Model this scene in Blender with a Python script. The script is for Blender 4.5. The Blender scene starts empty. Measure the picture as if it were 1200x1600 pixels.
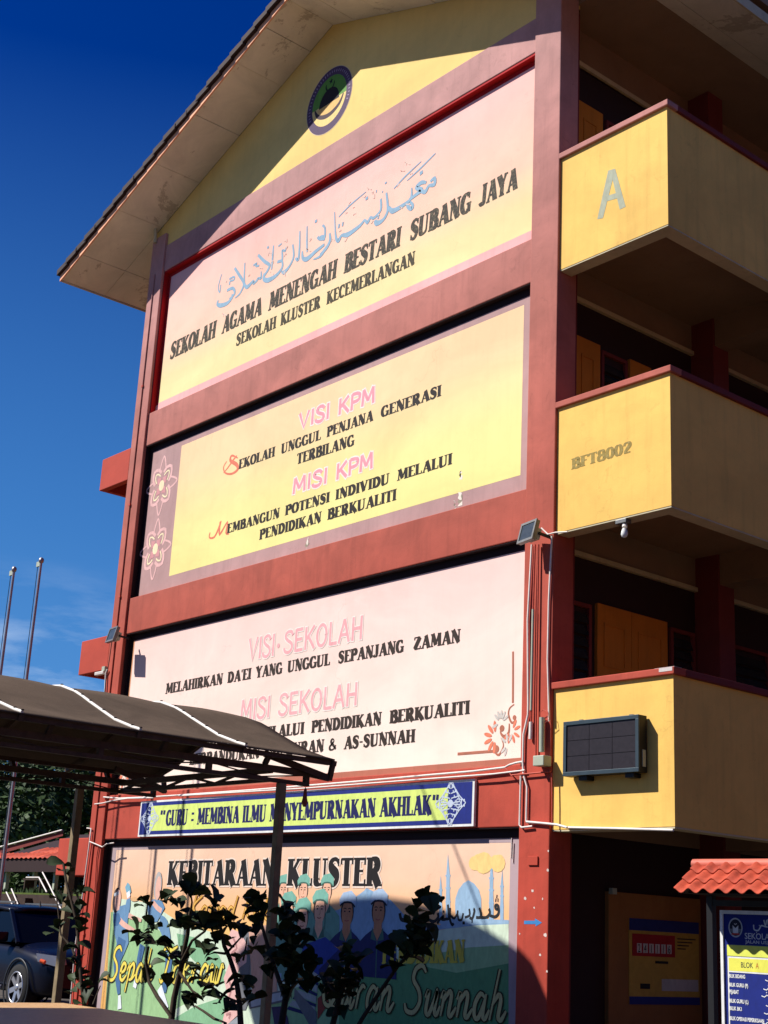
import bpy, bmesh, math, random
from mathutils import Vector, Matrix, Euler
random.seed(7)
S = bpy.context.scene
COL = S.collection

# ------------------------------------------------------------------ camera
FPX = 2165.13                                   # focal length in pixels of the 1200x1600 photograph
CAM = Vector((21.52083, -11.83257, 1.49529))
CROT = (Matrix.Rotation(0.8752, 3, 'Z') @ Matrix.Rotation(1.8645, 3, 'X') @ Matrix.Rotation(0.0516, 3, 'Z'))
cd = bpy.data.cameras.new('camera'); cam = bpy.data.objects.new('camera', cd); COL.objects.link(cam)
cam.matrix_world = Matrix.Translation(CAM) @ CROT.to_4x4()
cd.sensor_fit = 'VERTICAL'; cd.sensor_height = 24.0; cd.sensor_width = 18.0
cd.lens = 24.0 * FPX / 1600.0; cd.clip_start = 0.05; cd.clip_end = 2000
S.camera = cam

# ------------------------------------------------------------------ light
SUN_TRAVEL = Vector((0.84, 1.0, -1.29)).normalized()
to_sun = -SUN_TRAVEL
w = bpy.data.worlds.new('World'); S.world = w; w.use_nodes = True
nt = w.node_tree; nt.nodes.clear()
sky = nt.nodes.new('ShaderNodeTexSky'); sky.sky_type = 'NISHITA'; sky.sun_disc = False
sky.sun_elevation = math.asin(to_sun.z); sky.sun_rotation = math.atan2(to_sun.x, to_sun.y)
sky.air_density = 1.0; sky.dust_density = 0.6; sky.ozone_density = 4.0; sky.altitude = 100
hs = nt.nodes.new('ShaderNodeHueSaturation'); hs.inputs['Hue'].default_value = 0.53; hs.inputs['Saturation'].default_value = 1.55; hs.inputs['Value'].default_value = 1.0
bg = nt.nodes.new('ShaderNodeBackground'); bg.inputs['Strength'].default_value = 0.05
out = nt.nodes.new('ShaderNodeOutputWorld')
nt.links.new(sky.outputs[0], hs.inputs['Color'])
tc = nt.nodes.new('ShaderNodeTexCoord'); sx_ = nt.nodes.new('ShaderNodeSeparateXYZ'); nt.links.new(tc.outputs['Generated'], sx_.inputs[0])
mr = nt.nodes.new('ShaderNodeMapRange'); nt.links.new(sx_.outputs[2], mr.inputs[0])          # paler air towards the horizon, all the way round
mr.inputs[1].default_value = .56; mr.inputs[2].default_value = .10; mr.inputs[3].default_value = 0; mr.inputs[4].default_value = .95
mx = nt.nodes.new('ShaderNodeMix'); mx.data_type = 'RGBA'; nt.links.new(mr.outputs[0], mx.inputs[0]); nt.links.new(hs.outputs[0], mx.inputs[6]); mx.inputs[7].default_value = (1.15, 4.1, 9.6, 1)
mp = nt.nodes.new('ShaderNodeMapping'); nt.links.new(tc.outputs['Generated'], mp.inputs[0]); mp.inputs['Scale'].default_value = (5, 5, 22)
cn_ = nt.nodes.new('ShaderNodeTexNoise'); nt.links.new(mp.outputs[0], cn_.inputs['Vector']); cn_.inputs['Scale'].default_value = 1.3; cn_.inputs['Detail'].default_value = 9; cn_.inputs['Roughness'].default_value = .62
cr_ = nt.nodes.new('ShaderNodeValToRGB'); nt.links.new(cn_.outputs[0], cr_.inputs[0]); cr_.color_ramp.elements[0].position = .50; cr_.color_ramp.elements[1].position = .78
m3 = nt.nodes.new('ShaderNodeMapRange'); nt.links.new(sx_.outputs[2], m3.inputs[0]); m3.inputs[1].default_value = .24; m3.inputs[2].default_value = .12
mu = nt.nodes.new('ShaderNodeMath'); mu.operation = 'MULTIPLY'; nt.links.new(cr_.outputs[0], mu.inputs[0]); nt.links.new(m3.outputs[0], mu.inputs[1])
mc = nt.nodes.new('ShaderNodeMix'); mc.data_type = 'RGBA'; nt.links.new(mu.outputs[0], mc.inputs[0]); nt.links.new(mx.outputs[2], mc.inputs[6]); mc.inputs[7].default_value = (9, 11, 14, 1)
nt.links.new(mc.outputs[2], bg.inputs[0]); nt.links.new(bg.outputs[0], out.inputs[0])
sl = bpy.data.lights.new('sun', 'SUN'); sl.energy = 5.0; sl.angle = math.radians(0.4); sl.color = (1.0, 0.965, 0.91)
so = bpy.data.objects.new('sun', sl); COL.objects.link(so)
so.rotation_euler = SUN_TRAVEL.to_track_quat('-Z', 'Y').to_euler(); so.location = (0, -20, 30)
S.view_settings.view_transform = 'Standard'; S.view_settings.look = 'None'
S.view_settings.exposure = 0.52; S.view_settings.gamma = 1.0; S.view_settings.use_curve_mapping = False

# ------------------------------------------------------------------ measuring helpers
def ray(px, py):
    return CROT @ Vector(((px - 600) / FPX, -(py - 800) / FPX, -1.0))
def PY(px, py, y):                              # point of a photo feature on the real plane y = const
    r = ray(px, py); return CAM + r * ((y - CAM.y) / r.y)
def PX(px, py, x):
    r = ray(px, py); return CAM + r * ((x - CAM.x) / r.x)

# ------------------------------------------------------------------ materials
def srgb(r, g, b):
    f = lambda c: ((c / 255) / 12.92) if c / 255 <= 0.04045 else (((c / 255) + 0.055) / 1.055) ** 2.4
    return (f(r), f(g), f(b), 1)
def newmat(name):
    m = bpy.data.materials.new(name); m.use_nodes = True
    return m, m.node_tree, m.node_tree.nodes['Principled BSDF']
def mix(nt, fac, a, b, blend='MIX'):
    n = nt.nodes.new('ShaderNodeMix'); n.data_type = 'RGBA'; n.blend_type = blend
    for k, v in ((0, fac), (6, a), (7, b)):
        if hasattr(v, 'is_output'): nt.links.new(v, n.inputs[k])
        else: n.inputs[k].default_value = v
    return n.outputs[2]
def noise(nt, scale, detail=6, rough=0.6, vec=None, dist=0.0):
    n = nt.nodes.new('ShaderNodeTexNoise'); n.inputs['Scale'].default_value = scale
    n.inputs['Detail'].default_value = detail; n.inputs['Roughness'].default_value = rough; n.inputs['Distortion'].default_value = dist
    if vec is not None: nt.links.new(vec, n.inputs['Vector'])
    return n.outputs['Fac']
def ramp(nt, f, stops):
    r = nt.nodes.new('ShaderNodeValToRGB'); nt.links.new(f, r.inputs[0])
    e = r.color_ramp.elements
    while len(e) < len(stops): e.new(0.5)
    for i, (p, c) in enumerate(stops):
        e[i].position = p; e[i].color = c if len(c) == 4 else (*c, 1)
    return r.outputs[0]
def geo(nt):
    return nt.nodes.new('ShaderNodeNewGeometry').outputs['Position']
def sepz(nt, lo, hi):
    s = nt.nodes.new('ShaderNodeSeparateXYZ'); nt.links.new(geo(nt), s.inputs[0])
    m = nt.nodes.new('ShaderNodeMapRange'); nt.links.new(s.outputs[2], m.inputs[0])
    m.inputs[1].default_value = lo; m.inputs[2].default_value = hi
    return m.outputs[0]
def stretch(nt, sx, sy, sz):
    m = nt.nodes.new('ShaderNodeMapping'); nt.links.new(geo(nt), m.inputs[0]); m.inputs['Scale'].default_value = (sx, sy, sz)
    return m.outputs[0]
G = lambda v: (v, v, v, 1)
def plaster(name, col, col2=None, zlo=0, zhi=14, var=0.10, grime=0.25, streak=0.15, rough=0.8, bump=0.25, stops=None, crack=.14, wash=.12):
    """painted render: soft mottling, rain streaks, fine trowel relief; col at zlo fading to col2 at zhi"""
    m, nt, b = newmat(name)
    if stops: c = ramp(nt, sepz(nt, zlo, zhi), stops)
    elif col2: c = mix(nt, sepz(nt, zlo, zhi), col, col2)
    else: c = col
    n1 = ramp(nt, noise(nt, 1.7, 8, 0.62, geo(nt), 0.6), [(0.32, G(1 - var)), (0.68, G(1 + var * .25))])
    c = mix(nt, 1.0, c, n1, 'MULTIPLY')
    n2 = ramp(nt, noise(nt, 1.0, 7, 0.7, stretch(nt, 7, 7, 0.55), 0.2), [(0.50, G(1)), (0.78, G(1 - streak))])
    c = mix(nt, 1.0, c, n2, 'MULTIPLY')
    n3 = ramp(nt, noise(nt, 5.5, 10, 0.7, geo(nt), 1.5), [(0.60, G(1)), (0.74, G(1 - grime))])
    c = mix(nt, 1.0, c, n3, 'MULTIPLY')
    vr = nt.nodes.new('ShaderNodeTexVoronoi'); vr.feature = 'DISTANCE_TO_EDGE'; vr.inputs['Scale'].default_value = .55
    ad = nt.nodes.new('ShaderNodeVectorMath'); ad.operation = 'ADD'; nz = nt.nodes.new('ShaderNodeTexNoise'); nz.inputs['Scale'].default_value = 2.5; nz.inputs['Detail'].default_value = 6
    nt.links.new(geo(nt), nz.inputs['Vector']); nt.links.new(geo(nt), ad.inputs[0]); nt.links.new(nz.outputs['Color'], ad.inputs[1]); nt.links.new(ad.outputs[0], vr.inputs['Vector'])
    ck = ramp(nt, vr.outputs['Distance'], [(0.0, G(crack)), (.006, G(0))])
    msk = ramp(nt, noise(nt, .8, 3, .5, stretch(nt, 1.3, 1, .7)), [(.50, G(0)), (.60, G(1))])
    c = mix(nt, mix(nt, 1.0, ck, msk, 'MULTIPLY'), c, srgb(70, 50, 40))
    wide = ramp(nt, noise(nt, .45, 5, .6, stretch(nt, 1, 1, 1.6), .8), [(.36, G(1 - wash)), (.62, G(1))])
    c = mix(nt, 1.0, c, wide, 'MULTIPLY')
    nt.links.new(c, b.inputs['Base Color'])
    b.inputs['Roughness'].default_value = rough; b.inputs['Specular IOR Level'].default_value = 0.25
    bp = nt.nodes.new('ShaderNodeBump'); bp.inputs['Strength'].default_value = bump; bp.inputs['Distance'].default_value = 0.012
    h = nt.nodes.new('ShaderNodeMath'); h.operation = 'ADD'
    nt.links.new(noise(nt, 3.2, 4, 0.5, geo(nt)), h.inputs[0])
    h2 = nt.nodes.new('ShaderNodeMath'); h2.operation = 'MULTIPLY'; h2.inputs[1].default_value = 0.25
    nt.links.new(noise(nt, 60, 4, 0.6, geo(nt)), h2.inputs[0]); nt.links.new(h2.outputs[0], h.inputs[1])
    nt.links.new(h.outputs[0], bp.inputs['Height']); nt.links.new(bp.outputs[0], b.inputs['Normal'])
    return m
def flat(name, col, rough=0.7, metal=0.0, var=0.12, scale=6.0, spec=0.3, coat=0.0, bump=0.0):
    m, nt, b = newmat(name)
    n = ramp(nt, noise(nt, scale, 6, 0.6, geo(nt)), [(0.3, G(1 - var)), (0.7, G(1 + var * .4))])
    nt.links.new(mix(nt, 1.0, col, n, 'MULTIPLY'), b.inputs['Base Color'])
    b.inputs['Roughness'].default_value = rough; b.inputs['Metallic'].default_value = metal
    b.inputs['Specular IOR Level'].default_value = spec; b.inputs['Coat Weight'].default_value = coat
    if bump:
        bp = nt.nodes.new('ShaderNodeBump'); bp.inputs['Strength'].default_value = bump; bp.inputs['Distance'].default_value = 0.01
        nt.links.new(noise(nt, scale * 8, 5, 0.6, geo(nt)), bp.inputs['Height']); nt.links.new(bp.outputs[0], b.inputs['Normal'])
    return m
_pc = {}
def P_(r, g, b, worn=0.0):
    """wall paint of one colour, worn: share of flaked specks showing the pale render beneath"""
    k = (r, g, b, worn)
    if k not in _pc:
        m, nt, bs = newmat('paint_%d_%d_%d' % (r, g, b))
        c = mix(nt, 1.0, srgb(r, g, b), ramp(nt, noise(nt, 5, 9, 0.7, stretch(nt, 2.2, 1, 1), 1.0), [(0.3, G(0.78)), (0.7, G(1.06))]), 'MULTIPLY')
        if worn:
            f = ramp(nt, noise(nt, 26, 8, 0.75, geo(nt)), [(0.58 - worn * .2, G(0)), (0.66, G(worn))])
            c = mix(nt, f, c, srgb(200, 185, 140))
        nt.links.new(c, bs.inputs['Base Color']); bs.inputs['Roughness'].default_value = 0.75; bs.inputs['Specular IOR Level'].default_value = 0.25
        _pc[k] = m
    return _pc[k]

M = {}
M['red'] = plaster('graded_red_paint', srgb(192, 68, 48), zlo=2, zhi=14, var=.2, grime=.24, streak=.2, wash=.18, bump=.4,
                   stops=[(0, srgb(184, 70, 52)), (.35, srgb(182, 84, 66)), (.62, srgb(188, 112, 98)), (1, srgb(196, 148, 142))])  # paler and pinker towards the top
M['red_low'] = plaster('red_paint', srgb(182, 70, 52), var=.1, grime=.15, streak=.1)
M['red_trim'] = plaster('bright_red_trim', srgb(178, 18, 24), var=.1, grime=.1)
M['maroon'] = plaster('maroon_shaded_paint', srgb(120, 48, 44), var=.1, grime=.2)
M['gable'] = plaster('gable_yellow', srgb(238, 204, 122), var=.06, grime=.10, streak=.08)
M['balc'] = plaster('balcony_yellow', srgb(244, 196, 102), var=.10, grime=.2, streak=.17, wash=.14, bump=.4)
M['balc_side'] = plaster('balcony_side_yellow', srgb(205, 150, 74), var=.18, grime=.35, streak=.25)
M['p1'] = plaster('panel_pink_yellow', srgb(240, 205, 180), var=.05, grime=.08, streak=.05, zlo=10.33, zhi=13.1,
                  stops=[(0, srgb(240, 224, 158)), (.24, srgb(242, 216, 158)), (.46, srgb(245, 200, 172)), (1, srgb(248, 186, 176))])
M['p1b'] = plaster('panel_pink_border', srgb(248, 178, 174), var=.06, grime=.08)
M['p2'] = plaster('panel_yellow', srgb(240, 214, 160), var=.05, grime=.08, streak=.05, zlo=6.86, zhi=9.6,
                  stops=[(0, srgb(240, 226, 142)), (.4, srgb(242, 222, 148)), (.75, srgb(246, 210, 160)), (1, srgb(246, 206, 160))])
M['p2b'] = plaster('panel_mauve_border', srgb(184, 146, 142), var=.12, grime=.18, streak=.15)
M['p3'] = plaster('panel_pale_pink', srgb(246, 212, 198), var=.04, grime=.06, streak=.04, zlo=3.4, zhi=6.3,
                  stops=[(0, srgb(248, 226, 208)), (.6, srgb(246, 214, 200)), (1, srgb(244, 204, 194))])
M['p3b'] = plaster('panel_brown_border', srgb(178, 110, 88), var=.12, grime=.15)
M['mural'] = plaster('mural_sunset', srgb(240, 190, 150), var=.04, grime=.06, streak=.05, zlo=0.3, zhi=2.6,
                  stops=[(0, srgb(232, 176, 100)), (.44, srgb(240, 190, 112)), (.62, srgb(240, 184, 130)), (.80, srgb(240, 194, 162)), (1, srgb(240, 200, 172))])
M['muralb'] = plaster('mural_mauve_border', srgb(176, 154, 156), var=.1, grime=.15)
M['soffit'] = None
m, nt, b = newmat('soffit_board'); M['soffit'] = m
c = mix(nt, 1.0, srgb(232, 224, 204), ramp(nt, noise(nt, 1.3, 8, .65, geo(nt), .8), [(.3, G(.8)), (.7, G(1.05))]), 'MULTIPLY')
stn = ramp(nt, noise(nt, 0.62, 12, .78, stretch(nt, 1, 1.6, 1), .4), [(.565, G(0)), (.58, G(.5)), (.68, G(.3))])
c = mix(nt, stn, c, srgb(140, 122, 96))
nt.links.new(c, b.inputs['Base Color']); b.inputs['Roughness'].default_value = .9
M['ceil'] = plaster('concrete_ceiling', srgb(150, 122, 98), var=.15, grime=.3, streak=.0)
M['rim'] = plaster('slab_rim', srgb(206, 194, 160), var=.15, grime=.3)
M['barge'] = flat('peach_barge_board', srgb(236, 168, 128), .7, var=.12)
M['tile'] = flat('dark_roof_tile', srgb(58, 42, 40), .8, var=.35, scale=4, bump=.4)
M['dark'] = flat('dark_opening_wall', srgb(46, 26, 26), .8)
M['glass'] = flat('louvre_glass', srgb(40, 40, 42), .25, var=.4, spec=.5)
M['door'] = plaster('ochre_door_paint', srgb(204, 124, 36), var=.12, grime=.2)
M['notice_wall'] = plaster('ochre_notice_wall', srgb(158, 108, 58), var=.15, grime=.25)
M['white'] = flat('white_pvc', srgb(225, 215, 205), .5, var=.12, scale=14)
M['pvc_red'] = flat('red_painted_conduit', srgb(186, 78, 60), .55, var=.25, scale=20)
M['grey'] = flat('grey_metal', srgb(120, 120, 118), .45, .6, var=.25, scale=15)
M['greybox'] = flat('grey_green_plastic', srgb(170, 176, 156), .5, var=.1)
M['black'] = flat('black_housing', srgb(26, 26, 28), .5, var=.2)
M['lamp_glass'] = flat('floodlight_glass', srgb(70, 76, 76), .12, var=.3, scale=12, spec=.8)
M['slate'] = flat('slate_blue_frame', srgb(58, 72, 80), .45, .3, var=.2)
M['screen'] = flat('dark_led_module', srgb(42, 36, 40), .4, var=.3, scale=25)
M['rust'] = flat('brown_painted_steel', srgb(84, 66, 54), .6, .2, var=.35, scale=12)
M['post'] = flat('weathered_post_paint', srgb(140, 122, 92), .65, .1, var=.35, scale=9)
M['galv'] = flat('galvanised_pole', srgb(170, 160, 158), .4, .7, var=.2)
M['strip'] = flat('white_batten', srgb(225, 220, 212), .5, var=.08)
m, nt, b = newmat('terracotta_roof'); M['tin'] = m
oi = nt.nodes.new('ShaderNodeObjectInfo').outputs['Random']
c = mix(nt, oi, srgb(196, 84, 58), srgb(164, 66, 48))
c = mix(nt, 1.0, c, ramp(nt, noise(nt, 9, 9, .7, geo(nt), .6), [(.32, G(.62)), (.62, G(1.06))]), 'MULTIPLY')
c = mix(nt, ramp(nt, noise(nt, 30, 6, .7, geo(nt)), [(.62, G(0)), (.70, G(.6))]), c, srgb(70, 50, 40))
nt.links.new(c, b.inputs['Base Color']); b.inputs['Roughness'].default_value = .75; b.inputs['Specular IOR Level'].default_value = .2
M['navy'] = P_(22, 38, 120); M['lime'] = P_(212, 228, 120)
M['signwhite'] = P_(228, 228, 224)
M['bark'] = flat('plant_stem_bark', srgb(62, 50, 36), .9, var=.4, scale=30)
def leafmat(name, c1, c2, trans=.25):
    m, nt, b = newmat(name)
    oi = nt.nodes.new('ShaderNodeObjectInfo').outputs['Random']
    c = mix(nt, oi, c1, c2); c = mix(nt, 1.0, c, ramp(nt, noise(nt, 18, 4, .6, geo(nt)), [(.3, G(.75)), (.7, G(1.15))]), 'MULTIPLY')
    nt.links.new(c, b.inputs['Base Color']); b.inputs['Roughness'].default_value = .6; b.inputs['Specular IOR Level'].default_value = .2
    b.inputs['Transmission Weight'].default_value = 0
    return m
M['leaf'] = leafmat('shrub_leaf', (.020, .034, .012, 1), (.035, .055, .018, 1))
M['leaf2'] = leafmat('tree_leaf', (.022, .045, .014, 1), (.05, .085, .024, 1))
m, nt, b = newmat('canopy_shade_cloth'); M['cloth'] = m
vv = nt.nodes.new('ShaderNodeTexVoronoi'); vv.inputs['Scale'].default_value = 120; nt.links.new(geo(nt), vv.inputs['Vector'])
c = mix(nt, 1.0, srgb(92, 78, 66), ramp(nt, noise(nt, 1.6, 9, .7, geo(nt), .8), [(.3, G(.62)), (.7, G(1.12))]), 'MULTIPLY')
c = mix(nt, 1.0, c, ramp(nt, vv.outputs['Distance'], [(0, G(.75)), (.5, G(1.1))]), 'MULTIPLY')
nt.links.new(c, b.inputs['Base Color']); b.inputs['Roughness'].default_value = .95; b.inputs['Specular IOR Level'].default_value = .1
m, nt, b = newmat('brown_polished_coping'); M['coping'] = m
c = mix(nt, noise(nt, 4, 8, .7, geo(nt), 1.2), srgb(190, 140, 92), srgb(226, 188, 136))
c = mix(nt, 1.0, c, ramp(nt, noise(nt, 60, 6, .7, geo(nt)), [(.35, G(.8)), (.65, G(1.1))]), 'MULTIPLY')
nt.links.new(c, b.inputs['Base Color']); b.inputs['Roughness'].default_value = .4; b.inputs['Specular IOR Level'].default_value = .3
M['soil'] = flat('planter_soil', srgb(70, 52, 38), .95, var=.4, bump=.6)
M['asphalt'] = flat('asphalt', (.082, .068, .054, 1), .9, var=.3, scale=2.5, bump=.4)
M['apron'] = plaster('concrete_apron', srgb(88, 74, 60), var=.2, grime=.3)
M['grass'] = flat('grass_soil', srgb(84, 100, 36), .95, var=.5, scale=7, bump=.8)
M['carpaint'] = flat('deep_blue_car_paint', srgb(5, 9, 26), .3, .0, var=.05, coat=.12, spec=.2)
M['carglass'] = flat('tinted_car_glass', srgb(6, 6, 8), .12, var=.05, spec=.15)
M['rubber'] = flat('tyre_rubber', srgb(28, 27, 27), .85, var=.2)
M['alloy'] = flat('alloy_rim', srgb(196, 196, 200), .3, .8, var=.08)
M['lens'] = flat('headlight_lens', srgb(120, 126, 134), .06, .2, var=.1, spec=.9, coat=1)
M['orange'] = flat('amber_lens', srgb(220, 90, 50), .2, var=.1)
M['stone'] = flat('retaining_wall_stone', srgb(62, 46, 38), .9, var=.35, scale=5, bump=.6)

# ------------------------------------------------------------------ object helpers
BASE = {}
def setp(o, label=None, cat=None, group=None, kind=None, category=None):
    cat = cat or category
    if label: o['label'] = label
    if cat: o['category'] = cat
    if group: o['group'] = group
    if kind: o['kind'] = kind
    return o
def thing(name, label, cat, loc=(0, 0, 0), group=None):
    o = bpy.data.objects.new(name, None); COL.objects.link(o); o.location = loc; o.empty_display_size = .2
    BASE[o.name] = Vector(loc)
    return setp(o, label, cat, group)
class MB:
    def __init__(s): s.v = []; s.f = []; s.sm = []
    def add(s, vs, fs, smooth=False):
        k = len(s.v); s.v += [Vector(v) for v in vs]; s.f += [[i + k for i in f] for f in fs]; s.sm += [smooth] * len(fs); return s
    def box(s, a, b):
        (x0, y0, z0), (x1, y1, z1) = a, b
        if x0 > x1: x0, x1 = x1, x0
        if y0 > y1: y0, y1 = y1, y0
        if z0 > z1: z0, z1 = z1, z0
        return s.add([(x0, y0, z0), (x1, y0, z0), (x1, y1, z0), (x0, y1, z0), (x0, y0, z1), (x1, y0, z1), (x1, y1, z1), (x0, y1, z1)],
                     [(0, 3, 2, 1), (4, 5, 6, 7), (0, 1, 5, 4), (1, 2, 6, 5), (2, 3, 7, 6), (3, 0, 4, 7)])
    def prism(s, pts, y0, y1):                   # polygon in XZ (counter-clockwise seen from -y) extruded from y0 to y1
        n = len(pts); a = [(x, y0, z) for x, z in pts]; b = [(x, y1, z) for x, z in pts]
        return s.add(a + b, [list(range(n)), [n + i for i in reversed(range(n))]] + [[i, i + n, (i + 1) % n + n, (i + 1) % n] for i in range(n)])
    def bar(s, p, q, w, h=None, up=(0, 0, 1)):
        p, q = Vector(p), Vector(q); h = h or w; d = (q - p).normalized(); u = Vector(up)
        if abs(d.dot(u)) > .98: u = Vector((0, 1, 0))
        r = d.cross(u).normalized() * w / 2; u = r.cross(d).normalized() * h / 2
        vs = [p - r - u, p + r - u, p + r + u, p - r + u, q - r - u, q + r - u, q + r + u, q - r + u]
        return s.add(vs, [(0, 1, 2, 3), (7, 6, 5, 4), (0, 4, 5, 1), (1, 5, 6, 2), (2, 6, 7, 3), (3, 7, 4, 0)])
    def tube(s, pts, r, n=8, r2=None, cap=True):
        pts = [Vector(p) for p in pts]; m = len(pts); vs = []; ref = None
        for i, p in enumerate(pts):
            d = (pts[min(i + 1, m - 1)] - pts[max(i - 1, 0)]).normalized()
            if ref is None: ref = d.orthogonal().normalized()
            ref = (ref - d * ref.dot(d)).normalized(); bn = d.cross(ref)
            rr = r if r2 is None else r + (r2 - r) * i / (m - 1)
            vs += [p + (ref * math.cos(2 * math.pi * k / n) + bn * math.sin(2 * math.pi * k / n)) * rr for k in range(n)]
        fs = [[i * n + k, i * n + (k + 1) % n, (i + 1) * n + (k + 1) % n, (i + 1) * n + k] for i in range(m - 1) for k in range(n)]
        s.add(vs, fs, True)
        if cap: s.add(vs[:n], [list(range(n))[::-1]]); s.add(vs[-n:], [list(range(n))])
        return s
    def lathe(s, c, prof, n=24, axis='y', caps=True):       # prof: (radius, along)
        vs = []
        for r, a in prof:
            for k in range(n):
                t = 2 * math.pi * k / n; u, v = r * math.cos(t), r * math.sin(t)
                vs.append(Vector(c) + (Vector((u, a, v)) if axis == 'y' else Vector((a, u, v)) if axis == 'x' else Vector((u, v, a))))
        fs = [[i * n + k, i * n + (k + 1) % n, (i + 1) * n + (k + 1) % n, (i + 1) * n + k] for i in range(len(prof) - 1) for k in range(n)]
        s.add(vs, fs, True)
        if caps: s.add(vs[:n], [list(range(n))[::-1]]); s.add(vs[-n:], [list(range(n))])
        return s
    def build(s, name, mat, parent=None, bevel=0, origin=None, **kw):
        if parent is not None: org = BASE[parent.name]
        elif origin is not None: org = Vector(origin)
        else:
            lo = Vector([min(v[i] for v in s.v) for i in range(3)]); hi = Vector([max(v[i] for v in s.v) for i in range(3)])
            org = Vector(((lo.x + hi.x) / 2, (lo.y + hi.y) / 2, lo.z))
        me = bpy.data.meshes.new(name); me.from_pydata([v - org for v in s.v], [], s.f)
        me.polygons.foreach_set('use_smooth', s.sm); me.materials.append(mat); me.update()
        o = bpy.data.objects.new(name, me); COL.objects.link(o)
        if parent is not None: o.parent = parent
        else: o.location = org
        BASE[o.name] = org.copy()
        if bevel:
            bv = o.modifiers.new('b', 'BEVEL'); bv.width = bevel; bv.segments = 2; bv.limit_method = 'ANGLE'; bv.harden_normals = False
        return setp(o, **kw)
def link_copy(o, parent, loc=None, rot=None, scale=None):
    c = o.copy(); COL.objects.link(c); c.parent = parent
    if loc is not None: c.location = loc
    if rot is not None: c.rotation_euler = rot
    if scale is not None: c.scale = scale
    return c

# ------------------------------------------------------------------ ground
g = MB(); g.add([(-600, -400, -.12), (600, -400, -.12), (600, 800, -.12), (-600, 800, -.12)], [(0, 1, 2, 3)])
g.build('ground', M['asphalt'], kind='structure')
MB().box((-.3, -2.2, -.3), (13.2, 34, 0)).build('pavement', M['apron'], kind='structure', bevel=.02)

# ================================================================== SCHOOL BUILDING
W_, CR, CL = 10.55, 10.07, .461                 # width, inner edges of the end columns
BD, PD = .042, .15                             # beam face, panel face
H = 3.5
bl = thing('school_building', 'four storey school block with red frame, painted sign panels and yellow corner balconies', 'building', (5.2, 0, 0))
def bx(a, b, name, mat, bevel=.012, **kw): return MB().box(a, b).build(name, mat, bl, bevel, **kw)
APX, APZ, SLP = 5.275, 16.13, .3742
zs = lambda x: APZ - SLP * abs(x - APX)         # roof underside
# structural frame
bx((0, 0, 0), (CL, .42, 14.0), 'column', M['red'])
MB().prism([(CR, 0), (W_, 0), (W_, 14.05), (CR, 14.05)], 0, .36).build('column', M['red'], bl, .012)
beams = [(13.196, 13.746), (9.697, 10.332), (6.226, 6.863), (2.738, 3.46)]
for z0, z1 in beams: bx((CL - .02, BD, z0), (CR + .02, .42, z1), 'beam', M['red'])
# red left reveal of top panel, infill reveals painted dark as shade
PANELZ = [(10.332, 13.196), (6.863, 9.697), (3.46, 6.226), (0, 2.738)]
NAMES = ['p1', 'p2', 'p3', 'mural']
panels = []
for (z0, z1), nm in zip(PANELZ, NAMES):
    panels.append(bx((CL - .01, PD, z0 - .01), (CR + .01, .40, z1 + .01), 'wall_panel', M[nm], 0))
BASEP = BASE[bl.name]
# gable wall above
MB().prism([(.02, 13.72), (W_ - .02, 13.72), (W_ - .02, zs(W_) + .01), (APX, APZ + .01), (.02, zs(0) + .01)], .058, .40).build('gable_wall', M['gable'], bl)
# red trim of the top panel
MB().box((CL, BD + .012, 10.34), (CL + .028, PD + .01, 13.19)).build('trim', M['red_trim'], bl)
MB().box((CL, BD + .012, 13.16), (CR, PD + .01, 13.193)).build('trim', M['red_trim'], bl)

M['shade_trim'] = plaster('shade_maroon_trim', srgb(40, 22, 26), var=.1, grime=.1)  # beam and column shade painted as dark strips on reveals and panels
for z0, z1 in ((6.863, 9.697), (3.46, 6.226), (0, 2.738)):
    MB().box((CL + .001, BD + .02, z0 + .001), (CL + .012, PD - .004, z1)).build('trim', M['shade_trim'], bl)
    MB().box((CL + .012, BD + .012, z1 - .012), (CR, PD - .006, z1 - .001)).build('trim', M['shade_trim'], bl)
def margin(P, z0, z1):                          # beam and column shade painted dark along a panel's top and left edge
    P.poly([(CL + .012, z0), (CL + .125, z0), (CL + .125, z1), (CL + .012, z1)], M['shade_trim'], False)
    P.poly([(CL + .125, z1 - .115), (CR, z1 - .115), (CR, z1), (CL + .125, z1)], M['shade_trim'], False)
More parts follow.
